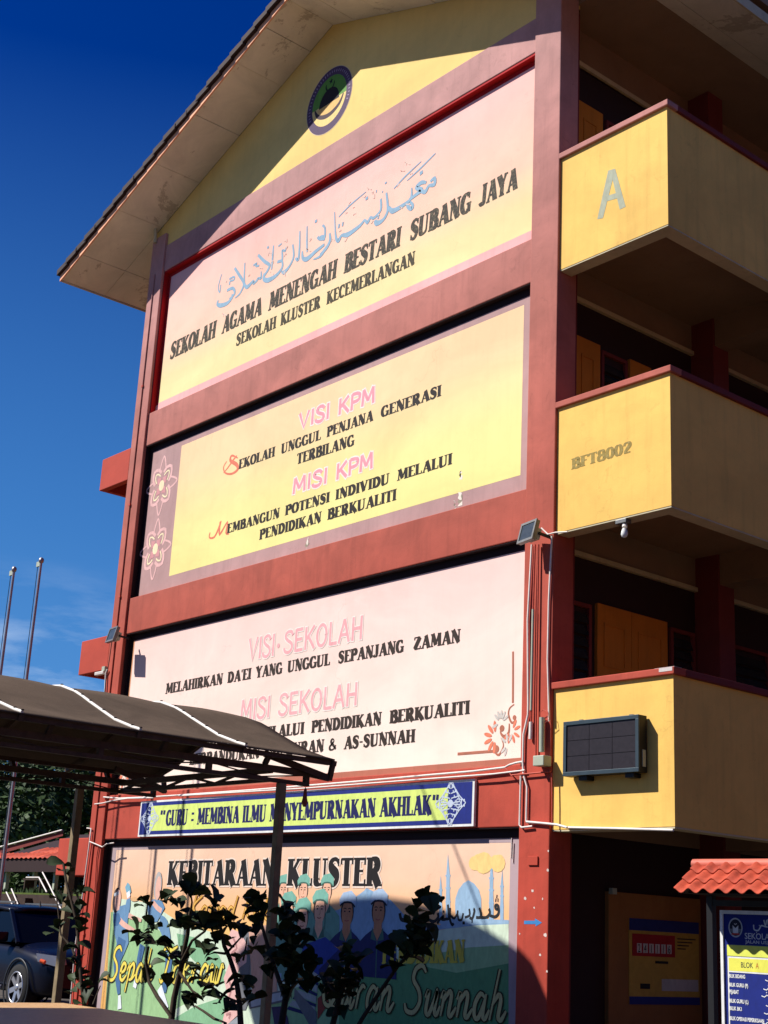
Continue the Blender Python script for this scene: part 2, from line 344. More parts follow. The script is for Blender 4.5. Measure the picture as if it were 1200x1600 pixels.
# ------------------------------------------------------------------ flat painting helpers (print lies 2-3 mm off its wall)
def flatpoly(mb, pts, y):                       # pts in XZ
    mb.add([(x, y, z) for x, z in pts], [list(range(len(pts)))]); return mb
class Paint:
    """collects flat painted shapes on a plane y=Y; overlapping shapes lie a hair nearer than the ones below"""
    def __init__(s, Y, d0=.002, step=.00003): s.Y = Y; s.base = Y - d0; s.y = s.base; s.step = step; s.mb = MB(); s.mats = []; s.mi = []
    def key(s, mat):
        if mat not in s.mats: s.mats.append(mat)
        s.cur = s.mats.index(mat); return s
    def add(s, vs, fs):
        s.mb.add(vs, fs); s.mi += [s.cur] * len(fs)
    def flush(s, name, parent, kind=None, lift=0):
        if s.mb.f:
            o = s.mb.build(name, s.mats[0], parent, kind=kind)
            for m in s.mats[1:]: o.data.materials.append(m)
            o.data.polygons.foreach_set('material_index', s.mi)
        s.mb = MB(); s.mats = []; s.mi = []; s.base -= lift; s.y = s.base
    def w(s, px, py): p = PY(px, py, s.Y); return (p.x, p.z)
    def poly(s, pts, mat, px=True):
        if px: pts = [s.w(*p) for p in pts]
        a = sum(pts[i][0] * pts[(i + 1) % len(pts)][1] - pts[(i + 1) % len(pts)][0] * pts[i][1] for i in range(len(pts)))
        if a < 0: pts = pts[::-1]
        s.y -= s.step
        flatpoly(s.key(mat), pts, s.y)
    def ribbon(s, pts, wd, mat, px=True, smooth=2):
        if px: pts = [s.w(*p) for p in pts]
        pts = [Vector((p[0], p[1])) for p in pts]
        wl = wd if isinstance(wd, (list, tuple)) else [wd] * len(pts)
        for _ in range(smooth):                   # Catmull-Rom refinement
            if len(pts) < 3: break
            q = []; wq = []
            for i in range(len(pts) - 1):
                a, b_, c_, d = pts[max(i - 1, 0)], pts[i], pts[i + 1], pts[min(i + 2, len(pts) - 1)]
                q += [b_, (b_ * 9 + c_ * 9 - a - d) / 16]; wq += [wl[i], (wl[i] + wl[i + 1]) / 2]
            pts = q + [pts[-1]]; wl = wq + [wl[-1]]
        n = len(pts); L = []; R_ = []
        for i in range(n):
            d = pts[min(i + 1, n - 1)] - pts[max(i - 1, 0)]
            if d.length < 1e-9: d = Vector((1, 0))
            d.normalize(); nr = Vector((-d.y, d.x)) * wl[i] / 2
            L.append(pts[i] + nr); R_.append(pts[i] - nr)
        s.y -= s.step; mb = s.key(mat)
        vs = [(p.x, s.y, p.y) for p in L] + [(p.x, s.y, p.y) for p in R_]
        mb.add(vs, [(i, i + n, i + 1 + n, i + 1) for i in range(n - 1)])
    def disc(s, c, rx, rz, mat, px=True, n=22, rot=0, a0=0, a1=2 * math.pi):
        if px: c = s.w(*c)
        cs, sn = math.cos(rot), math.sin(rot)
        pts = []
        for k in range(n + (a1 - a0 < 6.2)):
            t = a0 + (a1 - a0) * k / n; u, v = rx * math.cos(t), rz * math.sin(t)
            pts.append((c[0] + u * cs - v * sn, c[1] + u * sn + v * cs))
        s.poly(pts, mat, False)
    def done(s, name, parent, kind='stuff'): s.flush(name, parent, kind)

# serif capital alphabet: strokes (points, width) in a unit-high box
T_, N_ = .21, .085
def arc(cx, cy, rx, ry, a0, a1, n=9, thick=T_, thin=N_):
    pts, ws = [], []
    for i in range(n + 1):
        t = math.radians(a0 + (a1 - a0) * i / n)
        pts.append((cx + rx * math.cos(t), cy + ry * math.sin(t))); ws.append(thin + (thick - thin) * abs(math.cos(t)) ** 1.3)
    return pts, ws
def ln(x0, y0, x1, y1, w): return [(x0, y0), (x1, y1)], [w, w]
def sf(x, y, wd=.30): return [(x - wd / 2, y), (x + wd / 2, y)], [.07, .07]
def stem(x, w=T_): return [ln(x, 0, x, 1, w), sf(x, .035, w + .12), sf(x, .965, w + .12)]
GL = {
 'A': (.72, [ln(.12, 0, .36, .98, N_), ln(.36, 1, .60, 0, T_), ln(.2, .30, .5, .30, .08), sf(.12, .03, .24), sf(.6, .03, .3)]),
 'B': (.62, stem(.16) + [arc(.22, .76, .26, .205, 90, -90), arc(.22, .28, .31, .245, 90, -90)]),
 'C': (.62, [arc(.36, .5, .25, .455, 50, 310, 12), ln(.54, .98, .54, .68, .07)]),
 'D': (.68, stem(.16) + [arc(.2, .5, .36, .46, 90, -90, 11)]),
 'E': (.56, stem(.16) + [ln(.16, .955, .5, .955, .09), ln(.16, .53, .42, .53, .08), ln(.16, .045, .52, .045, .09), ln(.5, .99, .5, .76, .07), ln(.52, .24, .52, .01, .07)]),
 'F': (.54, stem(.16) + [ln(.16, .955, .5, .955, .09), ln(.16, .53, .42, .53, .08), ln(.5, .99, .5, .76, .07)]),
 'G': (.68, [arc(.36, .5, .25, .455, 50, 310, 12), ln(.54, .98, .54, .70, .07), ln(.56, .44, .56, .03, .17), sf(.54, .45, .3)]),
 'H': (.72, stem(.16) + stem(.56) + [ln(.16, .52, .56, .52, .08)]),
 'I': (.32, stem(.16)),
 'J': (.46, [ln(.30, 1, .30, .2, T_), sf(.30, .965, .32), arc(.17, .2, .13, .17, 0, -170, 6, .16)]),
 'K': (.70, stem(.16) + [ln(.2, .42, .54, .98, N_), ln(.28, .55, .60, 0, T_), sf(.54, .965, .24), sf(.6, .035, .26)]),
 'L': (.54, stem(.16) + [ln(.16, .045, .5, .045, .09), ln(.5, .28, .5, .01, .07)]),
 'M': (.86, [ln(.12, 0, .16, 1, N_), ln(.18, 1, .43, .12, T_), ln(.43, .12, .66, 1, N_), ln(.70, 1, .72, 0, T_), sf(.12, .03, .24), sf(.72, .03, .3), sf(.16, .965, .26), sf(.70, .965, .26)]),
 'N': (.72, [ln(.14, 0, .14, 1, N_), ln(.15, 1, .58, .02, T_), ln(.60, 0, .60, 1, N_), sf(.14, .03, .24), sf(.14, .965, .26), sf(.6, .965, .24)]),
 'O': (.68, [arc(.34, .5, .24, .455, 0, 360, 18)]),
 'Q': (.68, [arc(.34, .5, .24, .455, 0, 360, 18), ln(.36, .22, .6, -.12, .12)]),
 'P': (.60, stem(.16) + [arc(.22, .73, .28, .235, 90, -90)]),
 'R': (.68, stem(.16) + [arc(.22, .745, .26, .22, 90, -90), ln(.3, .52, .56, 0, T_), sf(.58, .035, .24)]),
 'S': (.56, [([(.48, .80), (.40, .94), (.25, .955), (.13, .83), (.17, .64), (.37, .45), (.43, .24), (.33, .06), (.17, .045), (.07, .2)], [.07, .09, .1, .15, .2, .22, .17, .11, .09, .07]), ln(.48, .98, .48, .72, .06), ln(.07, .28, .07, .02, .06)]),
 'T': (.60, [ln(.3, 0, .3, 1, T_), sf(.3, .035, .34), ln(.04, .955, .56, .955, .09), ln(.05, .98, .05, .78, .07), ln(.55, .98, .55, .78, .07)]),
 'U': (.70, [([(.16, 1), (.16, .3), (.2, .12), (.34, .045), (.5, .12), (.55, .3), (.55, 1)], [T_, T_, .18, .1, N_, N_, N_]), sf(.16, .965, .32), sf(.55, .965, .24)]),
 'V': (.70, [ln(.12, 1, .36, .02, T_), ln(.36, .02, .58, 1, N_), sf(.12, .965, .3), sf(.58, .965, .24)]),
 'Y': (.66, [ln(.1, 1, .33, .48, T_), ln(.33, .48, .56, 1, N_), ln(.33, 0, .33, .5, T_), sf(.1, .965, .3), sf(.56, .965, .24), sf(.33, .035, .34)]),
 'Z': (.60, [ln(.08, .955, .52, .955, .09), ln(.50, .95, .10, .05, T_), ln(.08, .045, .54, .045, .09), ln(.08, .98, .08, .76, .07), ln(.54, .26, .54, .02, .07)]),
 '8': (.56, [arc(.28, .75, .16, .205, 0, 360, 14, .17), arc(.28, .27, .2, .235, 0, 360, 14, .19)]),
 '0': (.56, [arc(.28, .5, .19, .455, 0, 360, 16)]),
 '2': (.56, [([(.1, .7), (.13, .9), (.28, .955), (.44, .85), (.44, .65), (.3, .42), (.1, .08)], [.14, .1, .1, .17, .2, .16, .1]), ln(.08, .06, .48, .06, .12)]),
 '-': (.36, [ln(.05, .45, .3, .45, .1)]), "'": (.2, [ln(.1, 1, .1, .75, .1)]), ':': (.3, [ln(.15, .22, .15, .36, .14), ln(.15, .62, .15, .76, .14)]),
 '&': (.72, [([(.6, .1), (.4, .4), (.2, .7), (.24, .9), (.36, .92), (.42, .76), (.3, .55), (.12, .35), (.12, .15), (.26, .05), (.44, .12), (.6, .42)], [.1, .12, .13, .08, .06, .06, .07, .09, .13, .1, .06, .05])]),
 '"': (.34, [ln(.1, 1, .08, .72, .1), ln(.26, 1, .24, .72, .1)]), ' ': (.3, []),
}
def serif_word(P, text, x0, z0, x1, z1, h, mat, bold=1.0, lean=0.0, outline=None, ow=.0):
    """word from baseline point (x0,z0) to (x1,z1) in wall coordinates, cap height h"""
    tot = sum(GL[c][0] for c in text) or 1
    sx = (x1 - x0) / tot; cx = 0
    sub = Paint(P.Y, P.Y - P.y + .0004)
    for ch in text:
        for pas in ((1, 0) if outline else (0,)):
            for pts, ws in GL[ch][1]:
                q = [(x0 + (cx + u) * sx + lean * v * h, z0 + (z1 - z0) * (cx + u) / tot + v * h) for u, v in pts]
                wl = []
                for i in range(len(ws)):
                    a = Vector(pts[min(i + 1, len(pts) - 1)]) - Vector(pts[max(i - 1, 0)])
                    a = a.normalized() if a.length > 1e-9 else Vector((0, 1)); k = sx * abs(a.y) + h * abs(a.x)
                    wl.append(ws[i] * k * bold + (ow if pas else 0))
                sub.ribbon(q, wl, outline if pas else mat, False, 2 if len(q) > 2 else 0)
        sub.flush('letter', LPAR[0])
        cx += GL[ch][0]
LPAR = [None]
def line_px(P, words, b0, b1, t0, mat, **kw):
    """words: [(text, px start, px end)], baseline through photo points b0-b1, cap height measured at t0"""
    f = lambda px: P.w(px, b0[1] + (b1[1] - b0[1]) * (px - b0[0]) / (b1[0] - b0[0]))
    h = P.w(*t0)[1] - f(t0[0])[1]
    for tx, a, b in words:
        A, B = f(a), f(b); serif_word(P, tx, A[0], A[1], B[0], B[1], h, mat, **kw)
    return h
_tm = {}
def sans_word(P, text, A, B, h, mat, shear=0.0, offset=0.0, italic=0):
    """built-in sans letters as flat mesh, fitted between wall points A and B"""
    cu = bpy.data.curves.new('t', 'FONT'); cu.body = text; cu.size = 1; cu.offset = offset; cu.shear = shear; cu.resolution_u = 3
    o = bpy.data.objects.new('t', cu); COL.objects.link(o)
    dg = bpy.context.evaluated_depsgraph_get(); dg.update()
    me = bpy.data.meshes.new_from_object(o.evaluated_get(dg))
    vs = [v.co.copy() for v in me.vertices]; fs = [list(p.vertices) for p in me.polygons]
    bpy.data.objects.remove(o); bpy.data.meshes.remove(me)
    if not vs: return
    xa, xb = min(v.x for v in vs), max(v.x for v in vs)
    ref = .72
    P.y -= P.step; mb = P.key(mat)
    mb.add([(A[0] + (B[0] - A[0]) * (v.x - xa) / (xb - xa), P.y, A[1] + (B[1] - A[1]) * (v.x - xa) / (xb - xa) + v.y / ref * h) for v in vs], fs)
SG = {'V': (.7, [[(.08, 1), (.35, .02), (.62, 1)]]), 'I': (.26, [[(.13, 0), (.13, 1)]]), 'K': (.66, [[(.12, 0), (.12, 1)], [(.58, 1), (.16, .45)], [(.26, .56), (.62, 0)]]),
      'P': (.6, [[(.12, 0), (.12, 1)], [(.12, .95), (.36, .95), (.52, .86), (.54, .72), (.5, .56), (.36, .48), (.12, .48)]]), 'M': (.78, [[(.1, 0), (.14, 1)], [(.14, 1), (.39, .25)], [(.39, .25), (.64, 1)], [(.64, 1), (.68, 0)]]),
      'S': (.6, [[(.52, .78), (.44, .92), (.3, .96), (.14, .88), (.12, .7), (.28, .54), (.46, .42), (.52, .24), (.42, .07), (.26, .03), (.1, .12), (.07, .26)]]), 'E': (.56, [[(.12, 0), (.12, 1)], [(.12, .95), (.5, .95)], [(.12, .52), (.46, .52)], [(.12, .05), (.52, .05)]]),
      'O': (.68, [[(.34 + .25 * math.cos(t), .5 + .45 * math.sin(t)) for t in [k * math.pi / 8 for k in range(17)]]]), 'L': (.52, [[(.12, 1), (.12, 0)], [(.12, .05), (.5, .05)]]),
      'A': (.68, [[(.07, 0), (.34, 1)], [(.34, 1), (.61, 0)], [(.17, .34), (.51, .34)]]), 'H': (.66, [[(.12, 0), (.12, 1)], [(.54, 0), (.54, 1)], [(.12, .5), (.54, .5)]])}
def sans_px(P, words, b0, b1, t0, mat, outline=None, wt=.15, ow=.03):
    f = lambda px: P.w(px, b0[1] + (b1[1] - b0[1]) * (px - b0[0]) / (b1[0] - b0[0]))
    h = P.w(*t0)[1] - f(t0[0])[1]
    for tx, a, b in words:
        A, B = f(a), f(b); tot = sum(SG[c][0] for c in tx); sx = (B[0] - A[0]) / tot; x = 0
        sub = Paint(P.Y, P.Y - P.y + .0004)
        for ch in tx:
            for pas in (1, 0):
                for st in SG[ch][1]:
                    q = [(A[0] + (x + u) * sx, A[1] + (B[1] - A[1]) * (x + u) / tot + v * h) for u, v in st]
                    d = Vector(q[-1]) - Vector(q[0]); e = d.normalized() * (ow / 2 if pas else 0) if d.length > .05 else Vector((0, 0))
                    if len(q) == 2: q = [tuple(Vector(q[0]) - e), tuple(Vector(q[1]) + e)]
                    sub.ribbon(q, wt * h * .8 + (ow if pas else 0), outline if pas else mat, False, 1 if len(q) > 3 else 0)
            sub.flush('letter', LPAR[0]); x += SG[ch][0]

def cr(ox, oy, s): return lambda *pts: [(ox + x / s, oy + y / s) for x, y in pts]   # enlarged-view coordinates -> photo pixels

BLK = P_(52, 44, 34, .35); BLK2 = P_(40, 34, 30); BLUEF = P_(168, 186, 196); PINKL = P_(234, 152, 162); WHT = P_(236, 226, 214)
# ------------------------------------------------------------------ panel 1
P1 = Paint(PD); LPAR[0] = panels[0]
e = [P1.w(831, 374), P1.w(238.5, 641)]
zb = 10.335; xr = CR - .005
# pink border on the right and along the bottom, and faded red along the top and left edge
P1.poly([(CR - .11, zb), (CR, zb), (CR, 13.19), (CR - .11, 13.19)], M['p1b'], False)
P1.poly([(CL + .05, zb), (CR - .11, zb), (CR - .11, zb + .2), (CL + .05, zb + .2)], M['p1b'], False)
P1.poly([(CL + .02, zb + .17), (CL + .11, zb + .17), (CL + .11, 13.1), (CL + .02, 13.1)], M['red_trim'], False)
P1.poly([(CL + .02, 13.085), (CR - .002, 13.085), (CR - .002, 13.19), (CL + .02, 13.19)], M['red_trim'], False)
P1.flush('painted_border', panels[0], lift=.001)
K = cr(220, 220, 2.0)
b0, b1 = K((90, 684), (1172, 150)); t0 = K((1160, 91))[0]
ws = [('SEKOLAH', 90, 232), ('AGAMA', 252, 376), ('MENENGAH', 398, 610), ('BESTARI', 634, 810), ('SUBANG', 840, 1030), ('JAYA', 1058, 1176)]
line_px(P1, [(t, 220 + a / 2, 220 + b / 2) for t, a, b in ws], b0, b1, t0, BLK, bold=1.15, lean=.06)
b0, b1 = K((297, 642), (855, 386)); t0 = K((848, 348))[0]
ws = [('SEKOLAH', 297, 422), ('KLUSTER', 436, 560), ('KECEMERLANGAN', 580, 856)]
line_px(P1, [(t, 220 + a / 2, 220 + b / 2) for t, a, b in ws], b0, b1, t0, P_(60, 52, 32, .15), bold=1.05)
# Arabic line in pale blue brush strokes
BL = P_(138, 170, 190)
A1 = cr(330, 340, 6.667); A2 = cr(500, 230, 6.316)
def rib(P, pts, w_, mat): P.ribbon(pts, [x * 1.05 for x in w_] if isinstance(w_, list) else w_ * 1.05, mat); P.flush('calligraphy_stroke', panels[0], lift=.00003)
for pts, w_ in [
    (A1((110, 590), (75, 720), (90, 780), (100, 700)), .025),
    (A1((75, 860), (65, 900), (100, 915), (170, 890), (220, 830), (215, 800)), [.03, .06, .08, .07, .05, .03]),
    (A1((165, 760), (225, 735), (245, 790), (190, 850)), [.05, .06, .05, .04]),
    (A1((190, 640), (240, 615), (235, 650), (200, 660), (190, 700)), .035),
    (A1((245, 525), (300, 610), (340, 690), (300, 790), (250, 835)), [.05, .06, .05, .04, .02]),
    (A1((352, 470), (345, 620), (350, 700), (380, 720), (440, 660), (440, 690), (480, 650), (490, 630), (520, 630), (520, 560)), [.03, .04, .05, .08, .05, .04, .05, .04, .05, .02]),
    (A1((440, 500), (475, 475), (465, 505), (500, 500)), .035),
    (A1((490, 390), (560, 460), (610, 500), (570, 580), (555, 600)), [.05, .06, .06, .05, .04]),
    (A1((650, 290), (640, 420), (630, 540)), [.03, .045, .03]),
    (A1((555, 580), (550, 640), (600, 650), (680, 600), (740, 520), (735, 450), (690, 465)), [.04, .07, .09, .07, .05, .04, .05]),
    (A1((690, 460), (740, 440), (740, 340), (770, 350), (780, 310)), [.05, .05, .035, .04, .03]),
    (A1((585, 320), (600, 300)), .05), (A1((700, 300), (735, 270)), .03),
    (A1((850, 280), (860, 400), (820, 500), (760, 570), (735, 560)), [.035, .045, .05, .08, .03]),
    (A1((925, 140), (920, 330), (905, 440), (880, 420)), [.03, .045, .06, .04]),
    (A1((1000, 90), (998, 250), (1000, 360)), [.025, .04, .03]),
    (A1((950, 350), (955, 420), (1000, 430), (1080, 360), (1180, 280)), [.03, .06, .09, .07, .05]),
    (A1((1110, 200), (1130, 220), (1180, 210), (1185, 110), (1160, 80)), [.05, .06, .05, .04, .04]),
    (A1((1080, 45), (1105, 30)), .05), (A1((1065, 435), (1140, 400), (1200, 310)), [.02, .05, .06]),
    (A2((0, 890), (35, 880), (40, 920)), .05), (A2((0, 1065), (60, 1000), (100, 920), (95, 850)), [.05, .07, .06, .04]),
    (A2((145, 640), (150, 800), (160, 900), (185, 920), (215, 870), (280, 860), (400, 770), (440, 720), (470, 745), (500, 690), (530, 700), (600, 620), (600, 510)), [.02, .03, .05, .08, .05, .09, .06, .04, .06, .04, .05, .045, .04]),
    (A2((185, 690), (300, 570), (455, 440)), [.02, .03, .015]),
    (A2((545, 720), (560, 750), (620, 720), (670, 620), (655, 450)), [.05, .09, .06, .05, .04]),
    (A2((680, 590), (720, 630), (840, 560), (900, 500), (905, 400)), [.05, .09, .06, .05, .02]),
    (A2((860, 530), (870, 590), (905, 605), (915, 570), (890, 540)), [.05, .06, .07, .05, .04]),
    (A2((880, 520), (960, 460), (1000, 420), (950, 400), (1000, 350), (1050, 350)), [.05, .06, .08, .06, .07, .04]),
    (A2((1000, 430), (1040, 440), (1075, 380), (1130, 370), (1130, 305), (1090, 340)), [.06, .07, .05, .06, .06, .04]),
    (A2((730, 410), (840, 290), (1000, 140)), [.02, .03, .015]), (A2((860, 330), (980, 220), (1140, 60)), [.015, .03, .02]),
    (A2((985, 265), (1015, 240)), .06), (A2((180, 780), (195, 775)), .07), (A2((218, 762), (232, 757)), .07), (A2((450, 515), (475, 495)), .05),
    (A2((570, 690), (582, 688)), .06), (A2((640, 360), (660, 345)), .03), (A2((555, 450), (560, 420)), .02), (A2((615, 450), (620, 430)), .02)]:
    rib(P1, pts, w_, BL)
random.seed(3)
FAINT = P_(226, 196, 180)
for _ in range(34):
    t = random.random(); x = 345 + 330 * t; y = 478 - 215 * t + random.uniform(-38, 30)
    P1.ribbon([(x, y), (x + random.uniform(-3, 4), y + random.uniform(-6, 2)), (x + random.uniform(0, 6), y - random.uniform(-3, 5))], .016, FAINT, smooth=1)
P1.done('faint_marks', panels[0])

# ------------------------------------------------------------------ panel 2
P2 = Paint(PD); LPAR[0] = panels[1]
P2.poly([(CL, 6.864), (CR, 6.864), (CR, 9.696), (CL, 9.696)], M['p2b'], False)
P2.flush('painted_border', panels[1]); P2 = Paint(PD - .001)
xl2 = P2.w(274, 800)[0]; xr2 = P2.w(816.5, 600)[0]; zt2 = P2.w(819, 476.4)[1]; zb2 = P2.w(814.4, 742)[1]
P2.poly([(xl2, zb2), (xr2, zb2), (xr2, zt2), (xl2, zt2)], M['p2'], False)
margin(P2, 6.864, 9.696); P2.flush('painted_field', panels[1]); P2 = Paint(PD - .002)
K = cr(180, 560, 1.7647)
def kx(v, o=180, s=1.7647): return o + v / s
b0, b1 = K((503, 197), (717, 121)); sans_px(P2, [('VISI', kx(503), kx(592)), ('KPM', kx(613), kx(717))], b0, b1, K((716, 76))[0], PINKL, WHT, wt=.27, ow=.04)
b0, b1 = K((487, 376), (712, 302)); sans_px(P2, [('MISI', kx(487), kx(586)), ('KPM', kx(607), kx(712))], b0, b1, K((712, 257))[0], PINKL, WHT, wt=.27, ow=.04)
def L2(words, b0, b1, t0): line_px(P2, [(t, kx(a), kx(b)) for t, a, b in words], K(b0)[0], K(b1)[0], K(t0)[0], BLK2, bold=1.1)
L2([('EKOLAH', 340, 440), ('UNGGUL', 457, 567), ('PENJANA', 583, 711), ('GENERASI', 732, 899)], (340, 306), (897, 104), (893, 75))
L2([('TERBILANG', 500, 659)], (500, 293), (658, 240), (503, 263))
L2([('EMBANGUN', 308, 453), ('POTENSI', 468, 591), ('INDIVIDU', 607, 756), ('MELALUI', 777, 929)], (308, 483), (927, 292), (925, 262))
L2([('PENDIDIKAN', 397, 568), ('BERKUALITI', 585, 775)], (397, 501), (773, 391), (773, 360))
SC = P_(222, 120, 92)
P2.ribbon(K((338, 275), (322, 268), (318, 282), (334, 292), (338, 306), (322, 318), (304, 316), (299, 300), (308, 284)), [.02, .04, .06, .07, .06, .04, .03, .03, .02], SC)
P2.ribbon(K((299, 316), (312, 300), (326, 280), (336, 268)), [.02, .03, .04, .02], SC)
P2.ribbon(K((262, 480), (260, 494), (274, 492), (288, 462), (292, 448)), [.03, .03, .04, .05, .03], SC)
P2.ribbon(K((290, 450), (288, 486), (310, 450), (306, 480), (314, 484)), [.04, .05, .03, .05, .02], SC)
# four-petal floral motifs
FP = P_(226, 178, 172); FY = P_(240, 222, 180); FR = P_(208, 146, 146)
for (cx, cy, tx, ty) in ((252.5, 758.7, 256.2, 716.7), (242.7, 857.7, 247.3, 813)):
    c = Vector(P2.w(cx, cy)); R_ = .55
    def loc(u, v): return (c.x + u * R_ * .93, c.y + v * R_)
    for q in range(4):
        an = q * math.pi / 2; cs, sn = math.cos(an), math.sin(an)
        rt = lambda u, v: loc(u * cs - v * sn, u * sn + v * cs)
        P2.ribbon([rt(-.2, .52), rt(-.13, .78), rt(0, 1.0), rt(.13, .78), rt(.2, .52)], .035, FP, False, 2)
        rt2 = lambda u, v: rt((u - v) * .707, (u + v) * .707)
        P2.ribbon([rt2(-.26, .36), rt2(-.22, .6), rt2(0, .78), rt2(.22, .6), rt2(.26, .36)], .06, FP, False, 1)
        P2.ribbon([rt2(-.15, .32), rt2(-.12, .48), rt2(0, .6), rt2(.12, .48), rt2(.15, .32)], .03, FY, False, 1)
        P2.poly([rt2(0, .12), rt2(.16, .22), rt2(0, .42), rt2(-.16, .22)], FR, False)
    P2.poly([loc(-.14, -.14), loc(.14, -.14), loc(.14, .14), loc(-.14, .14)], FR, False)
    P2.disc(loc(0, 0), .085, .1, FY, False); P2.flush('painted_flower', panels[1])
P2.flush('lettering', panels[1], 'stuff')
# flaked patches
for (x, y, s_) in ((720, 742, .05), (719, 780, .09), (480, 850, .08), (482, 822, .03), (711, 788, .03)):
    c = P2.w(x, y)
    for k in range(3):
        n = 9; r = s_ * random.uniform(.5, 1)
        P2.poly([(c[0] + random.uniform(-.03, .03) + r * .5 * math.cos(6.28 * i / n) * random.uniform(.5, 1), c[1] + .04 * (k - 1) + r * math.sin(6.28 * i / n) * random.uniform(.6, 1)) for i in range(n)], P_(232, 222, 206) if k != 1 else P_(150, 140, 120), False)
P2.done('flaked_patch', panels[1])

# ------------------------------------------------------------------ panel 3
P3 = Paint(PD); LPAR[0] = panels[2]
zb3 = P3.w(811, 1184)[1]; xr3 = CR - .035
P3.poly([(CL, 3.461), (CR, 3.461), (CR, zb3), (CL, zb3)], M['p3b'], False)
P3.poly([(CR - .05, zb3), (CR, zb3), (CR, 6.22), (CR - .05, 6.22)], P_(216, 150, 100), False)
P3.poly([(CL, zb3), (CL + .15, zb3), (CL + .15, 6.22), (CL, 6.22)], P_(216, 150, 100), False)
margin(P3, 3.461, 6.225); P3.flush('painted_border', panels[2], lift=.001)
K = cr(100, 900, 1.579); kx3 = lambda v: 100 + v / 1.579
sans_px(P3, [('VISI', kx3(452), kx3(520)), ('SEKOLAH', kx3(540), kx3(738))], K((460, 208))[0], K((737, 156))[0], K((733, 98))[0], P_(236, 168, 170), WHT, wt=.19, ow=.03)
P3.disc(K((529, 172))[0], .035, .035, P_(236, 168, 170))
sans_px(P3, [('MISI', kx3(433), kx3(509)), ('SEKOLAH', kx3(527), kx3(725))], K((433, 359))[0], K((724, 319))[0], K((722, 262))[0], P_(236, 168, 170), WHT, wt=.19, ow=.03)
def L3(words, b0, b1, t0): line_px(P3, [(t, kx3(a), kx3(b)) for t, a, b in words], K(b0)[0], K(b1)[0], K(t0)[0], P_(52, 40, 32), bold=1.1)
L3([('MELAHIRKAN', 250, 391), ("DA'EI", 403, 461), ('YANG', 473, 538), ('UNGGUL', 551, 656), ('SEPANJANG', 676, 838), ('ZAMAN', 862, 978)], (250, 291), (975, 163), (975, 131))
L3([('MENTARBIAH', 237, 385), ('INSAN', 397, 458), ('MELALUI', 474, 592), ('PENDIDIKAN', 610, 783), ('BERKUALITI', 803, 1001)], (237, 432), (1000, 340), (998, 307))
L3([('BERPANDUKAN', 309, 482), ('AL-QURAN', 505, 641), ('&', 652, 674), ('AS-SUNNAH', 690, 866)], (309, 466), (862, 410), (862, 378))
OR = P_(232, 128, 96); GRY = P_(206, 198, 188); BRN = P_(176, 108, 84)
def corner(P, Q, mir=1, full=True):
    """floral corner: brown scroll, orange and grey petals; Q maps enlarged-view points"""
    P.ribbon(Q((758, 270), (710, 310), (698, 380), (730, 460), (765, 440), (760, 405)), [.012, .018, .024, .03, .024, .018], BRN)
    P.ribbon(Q((705, 470), (700, 560), (650, 605), (615, 560), (630, 520)), [.018, .03, .042, .024, .018], BRN)
    P.ribbon(Q((620, 620), (645, 700), (600, 795), (560, 770), (572, 735)), [.01, .018, .03, .024, .018], BRN)
    P.disc(Q((630, 520))[0], .04, .04, BRN); P.disc(Q((572, 735))[0], .045, .045, BRN); P.disc(Q((760, 408))[0], .03, .03, BRN)
    P.ribbon(Q((168, 787), (540, 758)), .034, BRN, smooth=0); P.ribbon(Q((745, 0), (743, 255)), .03, BRN, smooth=0)
    P.ribbon(Q((745, -280), (745, 0)), .028, BRN, smooth=0)
    for cx, cy, rr, col, angs in ((560, 610, .21, OR, (95, 130, 165, 200, 235, 265)), (730, 550, .16, OR, (20, 60, 250, 290, 215, 330)), (615, 460, .16, GRY, (60, 85, 110, 135, 30, 200)), (690, 690, .15, GRY, (60, 100, 140, 250, 220))):
        c = Vector(P.w(*Q((cx, cy))[0]))
        for a in angs:
            t = math.radians(a); d = Vector((math.cos(t), math.sin(t)))
            P.disc((c.x + d.x * rr * .62, c.y + d.y * rr * .62), rr * .34, rr * .12, col, False, 10, rot=t)
P3.flush('lettering', panels[2], 'stuff'); corner(P3, cr(690, 1060, 6.667)); P3.flush('painted_scroll', panels[2], 'stuff')
# left corner, smaller part of the same motif
QL = lambda *pts: [(180 + x / 6, 1130 + y / 6) for x, y in pts]
P3.ribbon(QL((135, 420), (120, 460), (130, 490), (115, 480)), .04, BRN); P3.ribbon(QL((125, 500), (120, 570), (140, 605), (155, 585), (150, 560)), [.03, .04, .06, .04, .03], BRN)
P3.ribbon(QL((165, 578), (350, 560)), .05, BRN, smooth=0)
for cx, cy, col in ((170, 470, OR), (85, 485, OR), (165, 520, OR)):
    c = Vector(P3.w(*QL((cx, cy))[0]))
    for a in (20, 60, 120, 200, 260):
        t = math.radians(a); P3.disc((c.x + .14 * math.cos(t), c.y + .14 * math.sin(t)), .09, .032, col, False, 10, rot=t)
P3.done('painted_scroll', panels[2])

